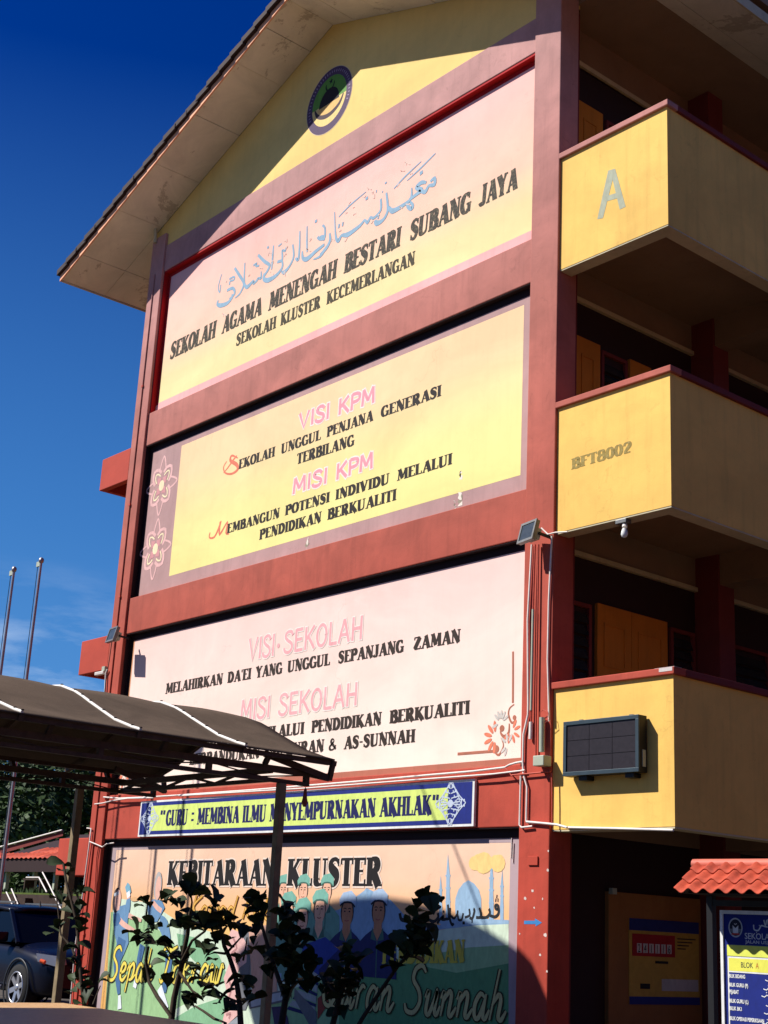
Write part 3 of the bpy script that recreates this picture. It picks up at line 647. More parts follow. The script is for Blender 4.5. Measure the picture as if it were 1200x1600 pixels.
# ------------------------------------------------------------------ mural
P4 = Paint(PD, d0=.0015); LPAR[0] = panels[3]
xm0 = P4.w(182, 1330)[0]; xm1 = P4.w(798, 1316)[0]; zm1 = P4.w(500, 1322)[1]
P4.poly([(CL, .0), (xm0, 0), (xm0, 2.738), (CL, 2.738)], M['muralb'], False)
P4.poly([(xm1, .0), (CR, 0), (CR, 2.738), (xm1, 2.738)], M['muralb'], False)
P4.poly([(xm0, zm1), (xm1, zm1), (xm1, 2.738), (xm0, 2.738)], M['muralb'], False)
MINT = P_(206, 222, 196); GR1 = P_(152, 190, 136); GR2 = P_(132, 180, 138); GRD = P_(96, 150, 100); SKYB = P_(150, 180, 204); SKYB2 = P_(140, 172, 200)
b_ = lambda y: [(182, y)]
C3 = cr(140, 1300, 3.158); C4 = cr(420, 1300, 2.727); C6 = cr(600, 1320, 6)
P4.poly(C3((115, 325), (200, 335), (300, 350), (420, 430), (560, 480), (680, 520), (860, 470), (900, 1200), (115, 1200)), MINT)
P4.poly(C3((105, 395), (180, 400), (290, 440), (360, 500), (420, 560), (470, 620), (520, 700), (600, 800), (640, 1200), (60, 1200)), GR1)
P4.poly(C3((430, 500), (520, 520), (640, 610), (700, 760), (640, 740), (520, 640), (440, 560)), GR2)
P4.poly(C3((380, 900), (520, 820), (680, 745), (700, 800), (560, 850), (420, 925)), MINT)
P4.poly(C3((400, 930), (520, 860), (700, 800), (760, 1200), (400, 1200)), GR2)
P4.flush('painted_hill', panels[3], lift=.0006)
# right-hand hills and sky strip
P4.poly(C4((-20, 420), (300, 330), (420, 240), (520, 290), (620, 400), (760, 395), (900, 370), (1022, 375), (1022, 400), (880, 398), (760, 410), (600, 445), (380, 490), (200, 620), (-20, 640)), SKYB2)
P4.poly(C4((-20, 640), (200, 620), (370, 490), (600, 445), (760, 412), (880, 398), (1022, 392), (1022, 560), (0, 700)), MINT)
P4.poly(C4((-20, 700), (200, 640), (360, 575), (500, 548), (650, 530), (850, 492), (1022, 482), (1022, 1000), (-20, 1000)), GR1)
P4.poly(C4((300, 640), (600, 560), (800, 600), (1022, 560), (1022, 1000), (300, 1000)), GRD)
P4.flush('painted_hill', panels[3], lift=.0006)
# mosque silhouette
P4.poly(C6((500, 700), (620, 695), (672, 690), (915, 690), (1080, 705), (1172, 708), (1172, 742), (1040, 738), (900, 742), (700, 775), (560, 790)), SKYB)
P4.poly(C6((672, 700), (668, 560), (672, 500), (700, 420), (745, 360), (793, 332), (845, 362), (890, 420), (912, 500), (915, 700)), SKYB)
for tip, yt, x0, x1, yb in ((601, 85, 580, 622, 700), (1013, 118, 986, 1028, 705), (533, 285, 517, 547, 700), (1110, 232, 1090, 1122, 705)):
    wd = x1 - x0; mid = (x0 + x1) / 2; hh = yb - yt
    P4.poly(C6((x0, yb), (x0, yt + hh * .72), (x0 + wd * .12, yt + hh * .5), (mid - wd * .38, yt + hh * .33), (tip, yt), (mid + wd * .42, yt + hh * .33), (x1 - wd * .12, yt + hh * .5), (x1, yt + hh * .72), (x1, yb)), SKYB)
    for f in (.33, .52, .73):
        zc = yt + hh * f; P4.poly(C6((x0 - wd * .12, zc - 6), (x1 + wd * .12, zc - 6), (x1, zc + 9), (x0, zc + 9)), SKYB)
P4.poly(C4((372, 300), (400, 262), (416, 236), (422, 300)), SKYB); P4.poly(C4((448, 300), (452, 252), (470, 240), (505, 268), (508, 300)), SKYB)
YB = P_(240, 204, 130)
for cx, cy, rx in ((850, 172, .10), (890, 165, .12), (935, 170, .15), (965, 150, .09), (960, 190, .10), (1045, 150, .08), (1070, 175, .12), (1085, 140, .07)):
    P4.disc(C6((cx, cy))[0], rx, rx * .85, YB, n=12)
P4.flush('painted_mosque', panels[3], lift=.0010)
# black jawi line
JB = P_(38, 40, 44)
for pts, w_ in [(C6((150, 640), (165, 700), (215, 700), (245, 670)), .05), (C6((420, 700), (470, 720), (510, 680), (505, 640)), .04), (C6((500, 740), (525, 700), (560, 670), (545, 700), (590, 695), (610, 680), (600, 560)), .035),
                (C6((620, 590), (618, 690), (640, 750), (655, 735)), .035), (C6((625, 660), (660, 690), (690, 650), (700, 700), (730, 700), (745, 640)), .03), (C6((800, 600), (805, 660), (760, 680)), .03),
                (C6((805, 680), (830, 690), (850, 620), (840, 600)), .035), (C6((865, 680), (905, 680), (910, 640), (895, 590)), .035), (C6((905, 680), (960, 680), (995, 640), (985, 600)), .035), (C6((990, 660), (1040, 675), (1075, 640), (1070, 570), (1045, 570), (1050, 600), (1070, 600)), .035),
                (C6((1055, 483), (1063, 485)), .04), (C6((1045, 518), (1053, 520)), .04), (C6((1066, 517), (1073, 518)), .04), (C6((738, 732), (760, 732)), .035), (C6((685, 628), (700, 630)), .035), (C6((822, 715), (834, 716)), .035), (C6((555, 625), (566, 628)), .03), (C6((240, 625), (247, 627)), .04)]:
    P4.ribbon(pts, w_, JB)
P4.flush('calligraphy', panels[3], 'stuff', lift=.0)
# title
b0 = C3((382, 262))[0]; b1 = C4((478, 231))[0]; t0 = C4((478, 108))[0]
line_px(P4, [('KEBITARAAN', 140 + 382 / 3.158, 140 + 912 / 3.158), ('KLUSTER', 420 + 76 / 2.727, 420 + 480 / 2.727)], b0, b1, t0, P_(24, 20, 20), bold=1.12, outline=P_(236, 214, 196), ow=.045)
# rows of painted cadets
def cadet(cx, cy, s_, beret, band, shirt, skin, hair=P_(44, 34, 30)):
    """bust: shirt, neck, face, eyes, beret; s_ = face height in metres on the wall"""
    c = Vector(P4.w(cx, cy)); q = lambda u, v: (c.x + u * s_, c.y + v * s_)
    P4.poly([q(-1.05, -2.2), q(-1.0, -1.1), q(-.62, -.82), q(-.25, -.62), q(.25, -.62), q(.62, -.82), q(1.0, -1.1), q(1.1, -2.2)], shirt, False)
    P4.poly([q(-.2, -.35), q(.2, -.35), q(.22, -.68), q(0, -1.0), q(-.22, -.68)], skin, False)
    P4.poly([q(-.28, -.55), q(-.05, -1.0), q(-.35, -.95)], P_(70, 110, 98), False); P4.poly([q(.28, -.55), q(.05, -1.0), q(.35, -.95)], P_(70, 110, 98), False)
    P4.ribbon([q(0, -1.0), q(.02, -2.2)], .02, P_(70, 110, 98), False, 0)
    P4.disc(q(0, 0), .36 * s_, .50 * s_, hair, False, 18)
    P4.disc(q(.01, -.06), .31 * s_, .47 * s_, skin, False, 18)
    for u in (-.13, .13):
        P4.ribbon([q(u - .08, .10), q(u, .13), q(u + .08, .10)], .035 * s_, hair, False, 1); P4.disc(q(u, .02), .05 * s_, .03 * s_, hair, False, 8)
    P4.ribbon([q(.02, .04), q(.05, -.14), q(-.02, -.17)], .03 * s_, P_(176, 120, 92), False, 1)
    P4.ribbon([q(-.12, -.28), q(0, -.31), q(.12, -.28)], .04 * s_, P_(168, 92, 80), False, 1)
    P4.poly([q(-.42, .20), q(-.47, .42), q(-.28, .66), q(.18, .74), q(.46, .54), q(.46, .18), q(.2, .33), q(-.2, .33)], beret, False)
    P4.ribbon([q(-.41, .20), q(-.2, .32), q(.2, .32), q(.42, .18)], .07 * s_, band, False, 1); P4.flush('painted_cadet', panels[3], lift=.0006)
SK = P_(232, 178, 148); SHG = P_(112, 162, 146); BG = P_(120, 176, 158); BGD = P_(66, 104, 92)
for cx, cy in ((443, 1391), (474, 1391), (511, 1391)): cadet(cx, cy, .30, BG, BGD, SHG, SK)
for cx, cy in ((450, 1424), (473, 1434), (500, 1421)): cadet(cx, cy, .37, BG, BGD, P_(104, 150, 136), SK)
for cx, cy in ((543, 1425), (592, 1423)): cadet(cx, cy, .37, P_(168, 190, 214), P_(20, 24, 44), P_(40, 44, 96), P_(190, 130, 96))
# books
C5 = cr(380, 1380, 6.667)
NB = P_(44, 66, 150); NBD = P_(30, 38, 96); PG = P_(168, 172, 170); PGD = P_(110, 112, 116)
P4.poly(C5((640, 640), (860, 560), (1010, 690), (790, 960), (700, 890), (600, 760)), NB)
P4.poly(C5((790, 900), (1000, 690), (1040, 740), (800, 990)), NBD)
for i in range(4):
    x, y = -60 * i, 110 * i
    P4.poly(C5((700 + x, 890 + y), (790 + x * .2, 960 + y), (790 + x * .2, 1030 + y), (660 + x, 940 + y)), PG)
    P4.poly(C5((660 + x, 950 + y), (790 + x * .2, 1040 + y), (785 + x * .2, 1070 + y), (640 + x, 985 + y)), NBD)
P4.poly(C5((540, 1090), (770, 1340), (770, 1470), (690, 1470), (535, 1200)), PGD)
P4.poly(C5((780, 1200), (920, 1090), (960, 1160), (780, 1420)), P_(150, 60, 50))
P4.flush('painted_books', panels[3], lift=.0008)
# grey framed picture
P4.poly(C5((-10, 480), (70, 470), (80, 1180), (30, 1320), (-60, 1320)), PGD); P4.poly(C5((60, 450), (330, 430), (360, 1150), (100, 1150)), P_(214, 168, 146))
P4.poly(C5((40, 1190), (440, 1110), (460, 1230), (70, 1310)), PGD); P4.poly(C5((80, 1200), (430, 1130), (440, 1210), (90, 1290)), P_(180, 186, 190))
P4.poly(C5((300, 1290), (420, 1280), (470, 1400), (480, 1470), (330, 1470)), P_(70, 54, 92))
P4.flush('painted_picture', panels[3], lift=.0005)
# pink modelled hand-like drapery
PK = P_(226, 180, 172); PKD = P_(176, 128, 124)
C2_ = cr(280, 1380, 7.27)
P4.poly(C2_((600, 520), (700, 560), (780, 700), (770, 900), (690, 960), (640, 1100), (680, 1300), (690, 1480), (560, 1600), (490, 1600), (560, 1300), (510, 1080), (580, 900), (530, 700)), PK)
P4.ribbon(C2_((620, 620), (660, 740), (600, 800), (640, 880)), .04, PKD); P4.ribbon(C2_((560, 1090), (600, 1200), (560, 1350), (600, 1420)), .04, PKD); P4.ribbon(C2_((540, 1500), (590, 1480), (570, 1540)), .04, PKD)
P4.poly(C2_((560, 1600), (700, 1490), (720, 1600)), P_(150, 156, 162))
P4.flush('painted_drapery', panels[3], lift=.0003)
# two sepak takraw players in blue
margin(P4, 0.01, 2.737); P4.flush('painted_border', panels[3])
BLU = P_(104, 142, 176); BLD = P_(70, 108, 150); ARM = P_(224, 176, 158); WS = P_(226, 232, 236)
D = cr(120, 1340, 6)
P4.ribbon(D((490, 380), (480, 470), (440, 600), (440, 700)), [.10, .16, .22, .28], BLU); P4.ribbon(D((487, 330), (490, 385)), .09, ARM, smooth=0)
P4.ribbon(D((470, 255), (485, 290), (500, 340)), [.10, .14, .10], P_(120, 170, 190)); P4.ribbon(D((485, 320), (492, 370)), .1, WS, smooth=0)
P4.poly(D((350, 500), (400, 460), (460, 440), (490, 520), (480, 620), (490, 800), (440, 920), (410, 940), (360, 720), (345, 600)), BLU)
P4.ribbon(D((430, 760), (400, 900), (380, 1000), (400, 1280)), [.26, .26, .2, .08], BLD); P4.ribbon(D((405, 1290), (405, 1420)), [.07, .12], WS, smooth=0)
P4.ribbon(D((400, 580), (450, 630), (550, 690)), [.10, .09, .06], ARM); P4.ribbon(D((490, 540), (540, 565), (610, 590)), [.08, .07, .05], ARM)
P4.poly(D((345, 530), (400, 520), (420, 580), (390, 640), (350, 640)), BLD)
P4.disc(D((378, 400))[0], .12, .2, P_(60, 48, 52)); P4.disc(D((390, 400))[0], .09, .17, ARM); P4.ribbon(D((355, 350), (400, 330)), .05, P_(180, 190, 200), smooth=0)
P4.ribbon(D((390, 450), (385, 490)), .12, ARM, smooth=0)
P4.flush('painted_player', panels[3], lift=.0006)
P4.poly(D((665, 450), (720, 390), (800, 400), (830, 470), (760, 600), (680, 610)), BLU)
P4.ribbon(D((720, 420), (760, 470), (800, 500)), .08, ARM); P4.ribbon(D((780, 600), (820, 640), (850, 760), (860, 880)), [.2, .24, .2, .16], BLU)
P4.ribbon(D((620, 820), (590, 960), (570, 1100)), [.16, .14, .08], BLD); P4.ribbon(D((565, 1130), (545, 1220)), .1, WS, smooth=0)
P4.ribbon(D((870, 900), (860, 1040), (820, 1260)), [.2, .18, .12], BLD); P4.ribbon(D((780, 1220), (850, 1420)), [.14, .1], WS, smooth=0)
P4.disc(D((765, 265))[0], .11, .22, P_(176, 172, 168)); P4.disc(D((768, 285))[0], .08, .18, ARM); P4.disc(D((545, 390))[0], .12, .035, P_(216, 170, 120))
P4.flush('painted_player', panels[3], lift=.0008)
# brush script lettering: own letters as centre lines
SCR = {
 'S': (.8, [[(.72, .86), (.55, 1.0), (.3, .92), (.25, .7), (.5, .5), (.6, .25), (.4, .03), (.1, .05), (.0, .2)]]),
 'e': (.5, [[(.05, .22), (.3, .3), (.36, .45), (.2, .52), (.08, .35), (.1, .1), (.28, .02), (.5, .18)]]),
 'p': (.6, [[(.0, .3), (.18, .5), (.06, -.32)], [(.15, .35), (.35, .52), (.46, .35), (.38, .08), (.2, .04)], [(.4, .05), (.6, .2)]]),
 'a': (.6, [[(.42, .42), (.25, .5), (.08, .3), (.1, .06), (.26, .03), (.42, .4)], [(.45, .5), (.4, .1), (.5, .02), (.62, .2)]]),
 'k': (.58, [[(.2, .95), (.05, 0)], [(.4, .5), (.12, .25), (.35, .02), (.58, .18)]]),
 'T': (.75, [[(.0, .75), (.1, .95), (.5, .9), (.85, 1.0)], [(.48, .92), (.3, .2), (.12, .0), (.0, .1)]]),
 'r': (.5, [[(.0, .25), (.15, .5), (.1, 0)], [(.12, .3), (.28, .5), (.42, .45)]]),
 'w': (.72, [[(.0, .4), (.1, .5), (.12, .08), (.28, .04), (.38, .45), (.36, .08), (.52, .04), (.64, .5), (.75, .4)]]),
 'Q': (.95, [[(.6, .95), (.3, .9), (.1, .5), (.2, .1), (.5, .03), (.75, .4), (.7, .85), (.5, .98)], [(.4, .2), (.6, .0), (.95, -.06)]]),
 'u': (.62, [[(.0, .35), (.12, .5), (.08, .1), (.22, .02), (.42, .4), (.46, .5), (.42, .1), (.52, .02), (.62, .2)]]),
 'n': (.62, [[(.0, .35), (.12, .5), (.06, 0)], [(.08, .25), (.3, .5), (.4, .4), (.36, .08), (.46, .02), (.62, .2)]]),
 'h': (.62, [[(.25, 1.0), (.06, 0)], [(.1, .28), (.3, .5), (.4, .38), (.36, .08), (.48, .02), (.62, .2)]]),
 'K': (.75, [[(.3, 1.0), (.08, 0)], [(.75, .95), (.2, .5), (.5, .05), (.7, .05)]]),
 'd': (.6, [[(.4, .42), (.22, .5), (.06, .3), (.1, .05), (.25, .03), (.4, .4)], [(.6, 1.0), (.4, .1), (.5, .02), (.62, .15)]]),
 'i': (.28, [[(.05, .4), (.12, .5), (.08, .1), (.16, .02), (.28, .2)], [(.16, .68), (.17, .74)]]), ' ': (.45, []),
}
def script(P, text, a, b, h, mat, omat, wd, ow, lean=.12):
    tot = sum(SCR[c][0] for c in text); sx = (b[0] - a[0]) / tot; x = 0
    st = []
    for ch in text:
        for pl in SCR[ch][1]:
            st.append([(a[0] + (x + u) * sx + lean * v * h, a[1] + (b[1] - a[1]) * (x + u) / tot + v * h) for u, v in pl])
        x += SCR[ch][0]
    for q in st: P.ribbon(q, [wd * .6 + ow] + [wd + ow] * (len(q) - 2) + [wd * .6 + ow], omat, False, 2)
    for q in st: P.ribbon(q, [wd * .5] + [wd] * (len(q) - 2) + [wd * .5], mat, False, 2)
    P.flush('script_word', LPAR[0], 'stuff')
YS = P_(236, 214, 92); YO = P_(60, 50, 24)
a = P4.w(168, 1532); b = P4.w(346, 1537); script(P4, 'Sepak Takraw', a, b, .52, YS, YO, .05, .03)
a = P4.w(297, 1432); b = P4.w(430, 1438); script(P4, 'Kawad Kaki', a, b, .32, P_(240, 190, 100), P_(170, 120, 30), .02, .03)
a = P4.w(500, 1571); b = P4.w(790, 1596); script(P4, 'Quran Sunnah', a, b, .56, P_(206, 192, 128), YO, .055, .035)
line_px(P4, [('PENDIDIKAN', 420 + 485 / 2.727, 420 + 836 / 2.727)], C4((485, 562))[0], C4((836, 556))[0], C4((490, 470))[0], P_(206, 186, 70), bold=1.2)
P4.done('mural_mark', panels[3])

# ------------------------------------------------------------------ emblem on the gable
PE = Paint(.058, d0=.002, step=.0001)
ec = (5.31, 14.645)
EM = [(.61, P_(214, 190, 160)), (.60, P_(84, 62, 92)), (.455, P_(96, 150, 60))]
for r, m_ in EM: PE.disc(ec, r, r, m_, False, 48)
PE.disc(ec, .455, .455, P_(238, 206, 130), False, 30, a0=math.pi * 1.02, a1=math.pi * 1.98)
PE.disc((ec[0], ec[1] - .06), .27, .30, P_(36, 30, 34), False, 24, a0=0, a1=math.pi)
PE.poly([(ec[0] - .3, ec[1] - .06), (ec[0] - .28, ec[1] - .2), (ec[0], ec[1] - .27), (ec[0] + .28, ec[1] - .2), (ec[0] + .3, ec[1] - .06)], P_(232, 186, 110), False)
PE.ribbon([(ec[0] - .38, ec[1] - .03), (ec[0] - .29, ec[1] - .18), (ec[0] - .1, ec[1] - .27), (ec[0] + .1, ec[1] - .27), (ec[0] + .29, ec[1] - .18), (ec[0] + .38, ec[1] - .03)], [.03, .07, .085, .085, .07, .03], P_(72, 52, 60), False)
PE.ribbon([(ec[0] + .11 * math.cos(t), ec[1] + .31 + .11 * math.sin(t)) for t in [math.radians(a) for a in range(160, 400, 24)]], [.01] + [.032] * 8 + [.01], P_(30, 34, 30), False, 1)
PE.poly([(ec[0] + .02 + (.06 if k % 2 == 0 else .025) * math.sin(k * math.pi / 5), ec[1] + .36 + (.06 if k % 2 == 0 else .025) * math.cos(k * math.pi / 5)) for k in range(10)], P_(30, 34, 30), False)
for k in range(34):                               # small lettering round the ring
    t = math.radians(200 - k * 6.7); c = (ec[0] + .53 * math.cos(t), ec[1] + .53 * math.sin(t)); d = (math.cos(t), math.sin(t))
    PE.y = PE.base - .0012; PE.ribbon([(c[0] - d[0] * .022, c[1] - d[1] * .022), (c[0] + d[0] * .022, c[1] + d[1] * .022)], .018, P_(160, 140, 168), False, 0)
PE.done('school_crest', bl, None)

# ------------------------------------------------------------------ roof, eaves and soffit boards
YO_, YB_ = -.93, 34.0
EV = -1.84
def roof_side(sgn):
    X = lambda d: APX + sgn * d                   # d: horizontal distance from the ridge
    D1 = APX - EV
    q = lambda d, dz=0: APZ - SLP * d + dz
    # roof slab
    MB().add([(X(0), YO_ + .03, q(0, .03)), (X(D1), YO_ + .03, q(D1, .03)), (X(D1), YO_ + .03, q(D1, .16)), (X(0), YO_ + .03, q(0, .16)),
              (X(0), YB_, q(0, .03)), (X(D1), YB_, q(D1, .03)), (X(D1), YB_, q(D1, .16)), (X(0), YB_, q(0, .16))],
             [(0, 1, 2, 3), (7, 6, 5, 4), (0, 4, 5, 1), (1, 5, 6, 2), (2, 6, 7, 3), (3, 7, 4, 0)]).build('roof', M['tile'], bl)
    # barge board
    MB().add([(X(0), YO_, q(0, -.01)), (X(D1 + .04), YO_, q(D1 + .04, -.01)), (X(D1 + .04), YO_, q(D1 + .04, .125)), (X(0), YO_, q(0, .125)),
              (X(0), YO_ + .028, q(0, -.01)), (X(D1 + .04), YO_ + .028, q(D1 + .04, -.01)), (X(D1 + .04), YO_ + .028, q(D1 + .04, .125)), (X(0), YO_ + .028, q(0, .125))],
             [(0, 1, 2, 3), (7, 6, 5, 4), (0, 4, 5, 1), (1, 5, 6, 2), (2, 6, 7, 3), (3, 7, 4, 0)]).build('barge_board', M['barge'], bl)
    # eave fascia and gutter lip
    MB().box((X(D1), YO_ + .03, q(D1, -.03)), (X(D1 + .025), YB_, q(D1, .13))).build('fascia', M['rim'], bl)
    # verge tiles, each one stepping over the next
    n = int(D1 / .335) + 1; first = None
    for i in range(n):
        d1 = D1 + .09 - i * .335; d0 = max(d1 - .39, 0); j = random.uniform(-.012, .012)
        def mk():
            t = MB(); a, c_ = .165, .255
            t.add([(X(d0), YO_ - .06, q(d0, a - .07)), (X(d1), YO_ - .06, q(d1, a - .03)), (X(d1), YO_ - .06, q(d1, c_)), (X(d0), YO_ - .06, q(d0, c_ - .05)),
                   (X(d0), YO_ + .3, q(d0, a - .07)), (X(d1), YO_ + .3, q(d1, a - .03)), (X(d1), YO_ + .3, q(d1, c_)), (X(d0), YO_ + .3, q(d0, c_ - .05))],
                  [(0, 1, 2, 3), (7, 6, 5, 4), (0, 4, 5, 1), (1, 5, 6, 2), (2, 6, 7, 3), (3, 7, 4, 0)])
            return t.build('roof_tile', M['tile'], bl, .006)
        if first is None: first = mk(); fd1 = d1
        else:
            k_ = fd1 - d1; link_copy(first, bl, (-sgn * k_, j, SLP * k_))
    # soffit boards
    js = [0, .60, 1.40, 2.62, 3.85, 5.09, 6.36, D1]
    for i in range(len(js) - 1):
        for (ya, yb) in (((YO_ + .028, .055),) if js[i + 1] <= 5.1 else ((YO_ + .028, .055), (.055, 2.5), (2.5, 4.95), (4.95, 7.4))):
            a_, b_ = js[i] + .006, js[i + 1] - .006; y0, y1 = ya + .004, yb - .004
            if ya > 0 and js[i + 1] > 5.1: a_ = max(a_, 5.1 + .2)
            dz = random.uniform(-.006, .004)
            MB().add([(X(a_), y0, q(a_, dz)), (X(b_), y0, q(b_, dz)), (X(b_), y1, q(b_, dz)), (X(a_), y1, q(a_, dz)),
                      (X(a_), y0, q(a_, .02)), (X(b_), y0, q(b_, .02)), (X(b_), y1, q(b_, .02)), (X(a_), y1, q(a_, .02))],
                     [(0, 3, 2, 1), (4, 5, 6, 7), (0, 1, 5, 4), (1, 2, 6, 5), (2, 3, 7, 6), (3, 0, 4, 7)]).build('soffit_board', M['soffit'], bl)
roof_side(-1); roof_side(1)
MB().tube([(.12, -.02, 13.9), (.1, -.03, 14.2)], .035).build('vent_pipe', M['rim'], bl)

# ------------------------------------------------------------------ balconies
XB = 12.28; YBAL = .04; XW0 = 10.15
for k in range(3):
    z0, z1 = 2.692 + H * k, 4.369 + H * k
    mt = M['balc']
    o = bx((W_ + .003, YBAL, z0), (XB, YBAL + .13, z1 - .08), 'balcony_end_wall', mt, 0)
    o = bx((XB - .12, YBAL + .1305, z0), (XB, 34, z1 - .08), 'balcony_parapet', mt, 0)
    bx((W_ - .01, YBAL - .04, z1 - .08), (XB + .04, YBAL + .17, z1), 'coping', M['red'], .01)
    bx((XB - .16, YBAL + .17, z1 - .08), (XB + .04, 34, z1), 'coping', M['maroon'], .01)
    # floor slab with the paler drip rim round its underside
    bx((XW0 + .003, .361 if k < 9 else 0, z0 + .42), (XB - .125, 34, z0 + .56), 'balcony_slab', M['ceil'], 0)
    bx((W_ + .004, YBAL + .135, z0 + .42), (XB - .125, .36, z0 + .56), 'balcony_slab', M['ceil'], 0)
    bx((W_ + .01, YBAL + .005, z0 - .02), (XB - .005, YBAL + .21, z0 - .001), 'slab_rim', M['rim'], 0)
    bx((XB - .2, YBAL + .211, z0 - .02), (XB - .005, 34, z0 - .001), 'slab_rim', M['rim'], 0)
# corridor wall, pillars and openings
XW = 10.15
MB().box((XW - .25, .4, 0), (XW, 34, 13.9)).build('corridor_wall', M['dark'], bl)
MB().box((XW + .001, .36, 13.86), (12.32, 34, 13.95)).build('corridor_ceiling', M['ceil'], bl)
MB().box((XW + .001, .41, 13.26), (XW + .06, 34, 13.33)).build('cornice', M['rim'], bl)
for k in range(3): MB().box((XW + .001, .41, 6.16 + 3.5 * k + (.1 if k == 2 else 0)), (XW + .02, 34, (6.61, 10.11, 13.859)[k])).build('lintel_band', M['ceil'], bl)
MB().box((XW + .001, .41, 2.72), (XW + .02, 34, 3.11)).build('lintel_band', M['ceil'], bl)
for k in range(2): bx((XW + .001, .41, 9.64 - H * k), (XW + .06, 34, 9.70 - H * k), 'cornice', M['rim'], 0)
for j in range(1, 8):
    y = 3.26 * j + (.01 if j > 1 else 0)
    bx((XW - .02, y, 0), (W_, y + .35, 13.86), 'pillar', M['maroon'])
    for k in range(3):
        z0 = 2.692 + H * k
        bx((W_ - .02, y + .03, z0 + .0), (XB - .21, y + .32, z0 + .419), 'cross_beam', M['ceil'], 0)
bx((XW + .01, .362, 0), (W_ - .02, .40, 13.8), 'pillar', M['maroon'], 0)
def part(mb, name, mat, par=None, **kw): return mb.build(name, mat, par or bl, **kw)
def louvre(y0, y1, z0, z1):
    f = MB()
    for a, b in (((XW + .004, y0, z0), (XW + .05, y0 + .05, z1)), ((XW + .004, y1 - .05, z0), (XW + .05, y1, z1)), ((XW + .004, y0 + .05, z1 - .05), (XW + .05, y1 - .05, z1)), ((XW + .004, y0 + .05, z0), (XW + .05, y1 - .05, z0 + .05))): f.box(a, b)
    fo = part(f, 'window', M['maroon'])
    n = int((z1 - z0 - .12) / .15)
    for i in range(n):
        z = z0 + .08 + i * .15
        MB().add([(XW + .012, y0 + .055, z + .13), (XW + .012, y1 - .055, z + .13), (XW + .05, y1 - .055, z), (XW + .05, y0 + .055, z),
                  (XW + .006, y0 + .055, z + .13), (XW + .006, y1 - .055, z + .13), (XW + .044, y1 - .055, z), (XW + .044, y0 + .055, z)],
                 [(0, 1, 2, 3), (7, 6, 5, 4), (0, 4, 5, 1), (1, 5, 6, 2), (2, 6, 7, 3), (3, 7, 4, 0)]).build('louvre', M['glass'], fo)
def door(y0, y1, z0, z1):
    d = part(MB().box((XW + .002, y0, z0), (XW + .05, y1, z1)), 'door', M['door'])
    for f0, f1 in ((.08, .3), (.36, .6), (.66, .9)):
        zz0, zz1 = z0 + (z1 - z0) * f0, z0 + (z1 - z0) * f1; yy0, yy1 = y0 + .12, y1 - .12
        m_ = MB()
        for a, b in (((yy0, zz1 - .03), (yy1, zz1)), ((yy0, zz0), (yy1, zz0 + .03)), ((yy0, zz0 + .03), (yy0 + .03, zz1 - .03)), ((yy1 - .03, zz0 + .03), (yy1, zz1 - .03))):
            m_.box((XW + .05, a[0], a[1]), (XW + .062, b[0], b[1]))
        m_.build('moulding', M['door'], d)
    return d
for k, (doors, wins) in enumerate([([(1.206, 1.865), (1.875, 2.6)], [(.5, 1.1), (2.68, 3.2), (3.7, 4.9), (5.0, 6.3)]),
                                   ([(.74, 1.235), (1.85, 2.3)], [(1.27, 1.8), (2.4, 3.2), (3.7, 4.9)]),
                                   ([(.74, 1.27)], [(1.35, 2.3), (2.4, 3.2)])]):
    zf = 3.27 + H * k
    ztop = (5.60, 9.14, 12.70)[k]
    for a, b in doors: door(a, b, zf, ztop)
    for a, b in wins: louvre(a, b, zf + .9, ztop - .05)
# ground floor corridor: ochre notice wall with a dark door recess
part(MB().box((XW + .002, 1.42, 0), (XW + .06, 3.20, 2.09)), 'notice_wall', M['notice_wall'])
part(MB().box((XW + .06, 1.50, 2.06), (XW + .12, 1.42, 2.13)), 'bracket', M['greybox'])
part(MB().box((11.9, 3.3, 0), (12.22, 3.62, 2.6)), 'pillar', M['maroon'])
part(MB().box((W_ - .002, 3.4, 3.95), (W_ + .012, 3.52, 4.12)), 'switch_plate', M['signwhite'])

# left-hand sun-shade ledges
for k in range(3):
    z1 = 9.768 - H * k
    bx((-1.03, 0, z1 - .62), (.002, .12, z1), 'ledge', M['red_low'] if k else M['red_low'], .012)
    bx((-1.03, .12, z1 - .62), (-.93, 34, z1), 'ledge', M['red_low'], .012)
    bx((-.93, .12, z1 - .16), (.0, 34, z1 - .02), 'ledge_slab', M['ceil'], 0)
MB().box((.01, .42, 0), (.2, 34, 13.9)).build('side_wall', M['red_low'], bl)
# painted downpipe on the left column
MB().tube([(.215, -.012, 0), (.215, -.012, 13.2)], .014, 8).build('pipe', M['red'], bl)
for z in (1.2, 4.4, 6.9, 8.6, 10.9): MB().box((.19, -.03, z), (.24, 0, z + .04)).build('pipe_clip', M['pvc_red'], bl)

# lettering on the balcony ends
PA = Paint(YBAL); LPAR[0] = bl
K = cr(820, 0, 3.158)
AG = P_(168, 172, 148, .25)
PA.poly(K((358, 1082), (412, 842), (446, 832), (452, 868), (436, 878), (386, 1076)), AG)
PA.poly(K((446, 832), (498, 1020), (469, 1034), (430, 872)), AG)
PA.poly(K((402, 968), (452, 952), (458, 978), (396, 996)), AG); PA.flush('letter', bl)
K = cr(820, 420, 3.158)
line_px(PA, [('BFT8002', 820 + 230 / 3.158, 820 + 527 / 3.158)], K((230, 991))[0], K((525, 904))[0], K((523, 850))[0], P_(150, 128, 62, .4), bold=1.05)
PA.done('lettering', bl)
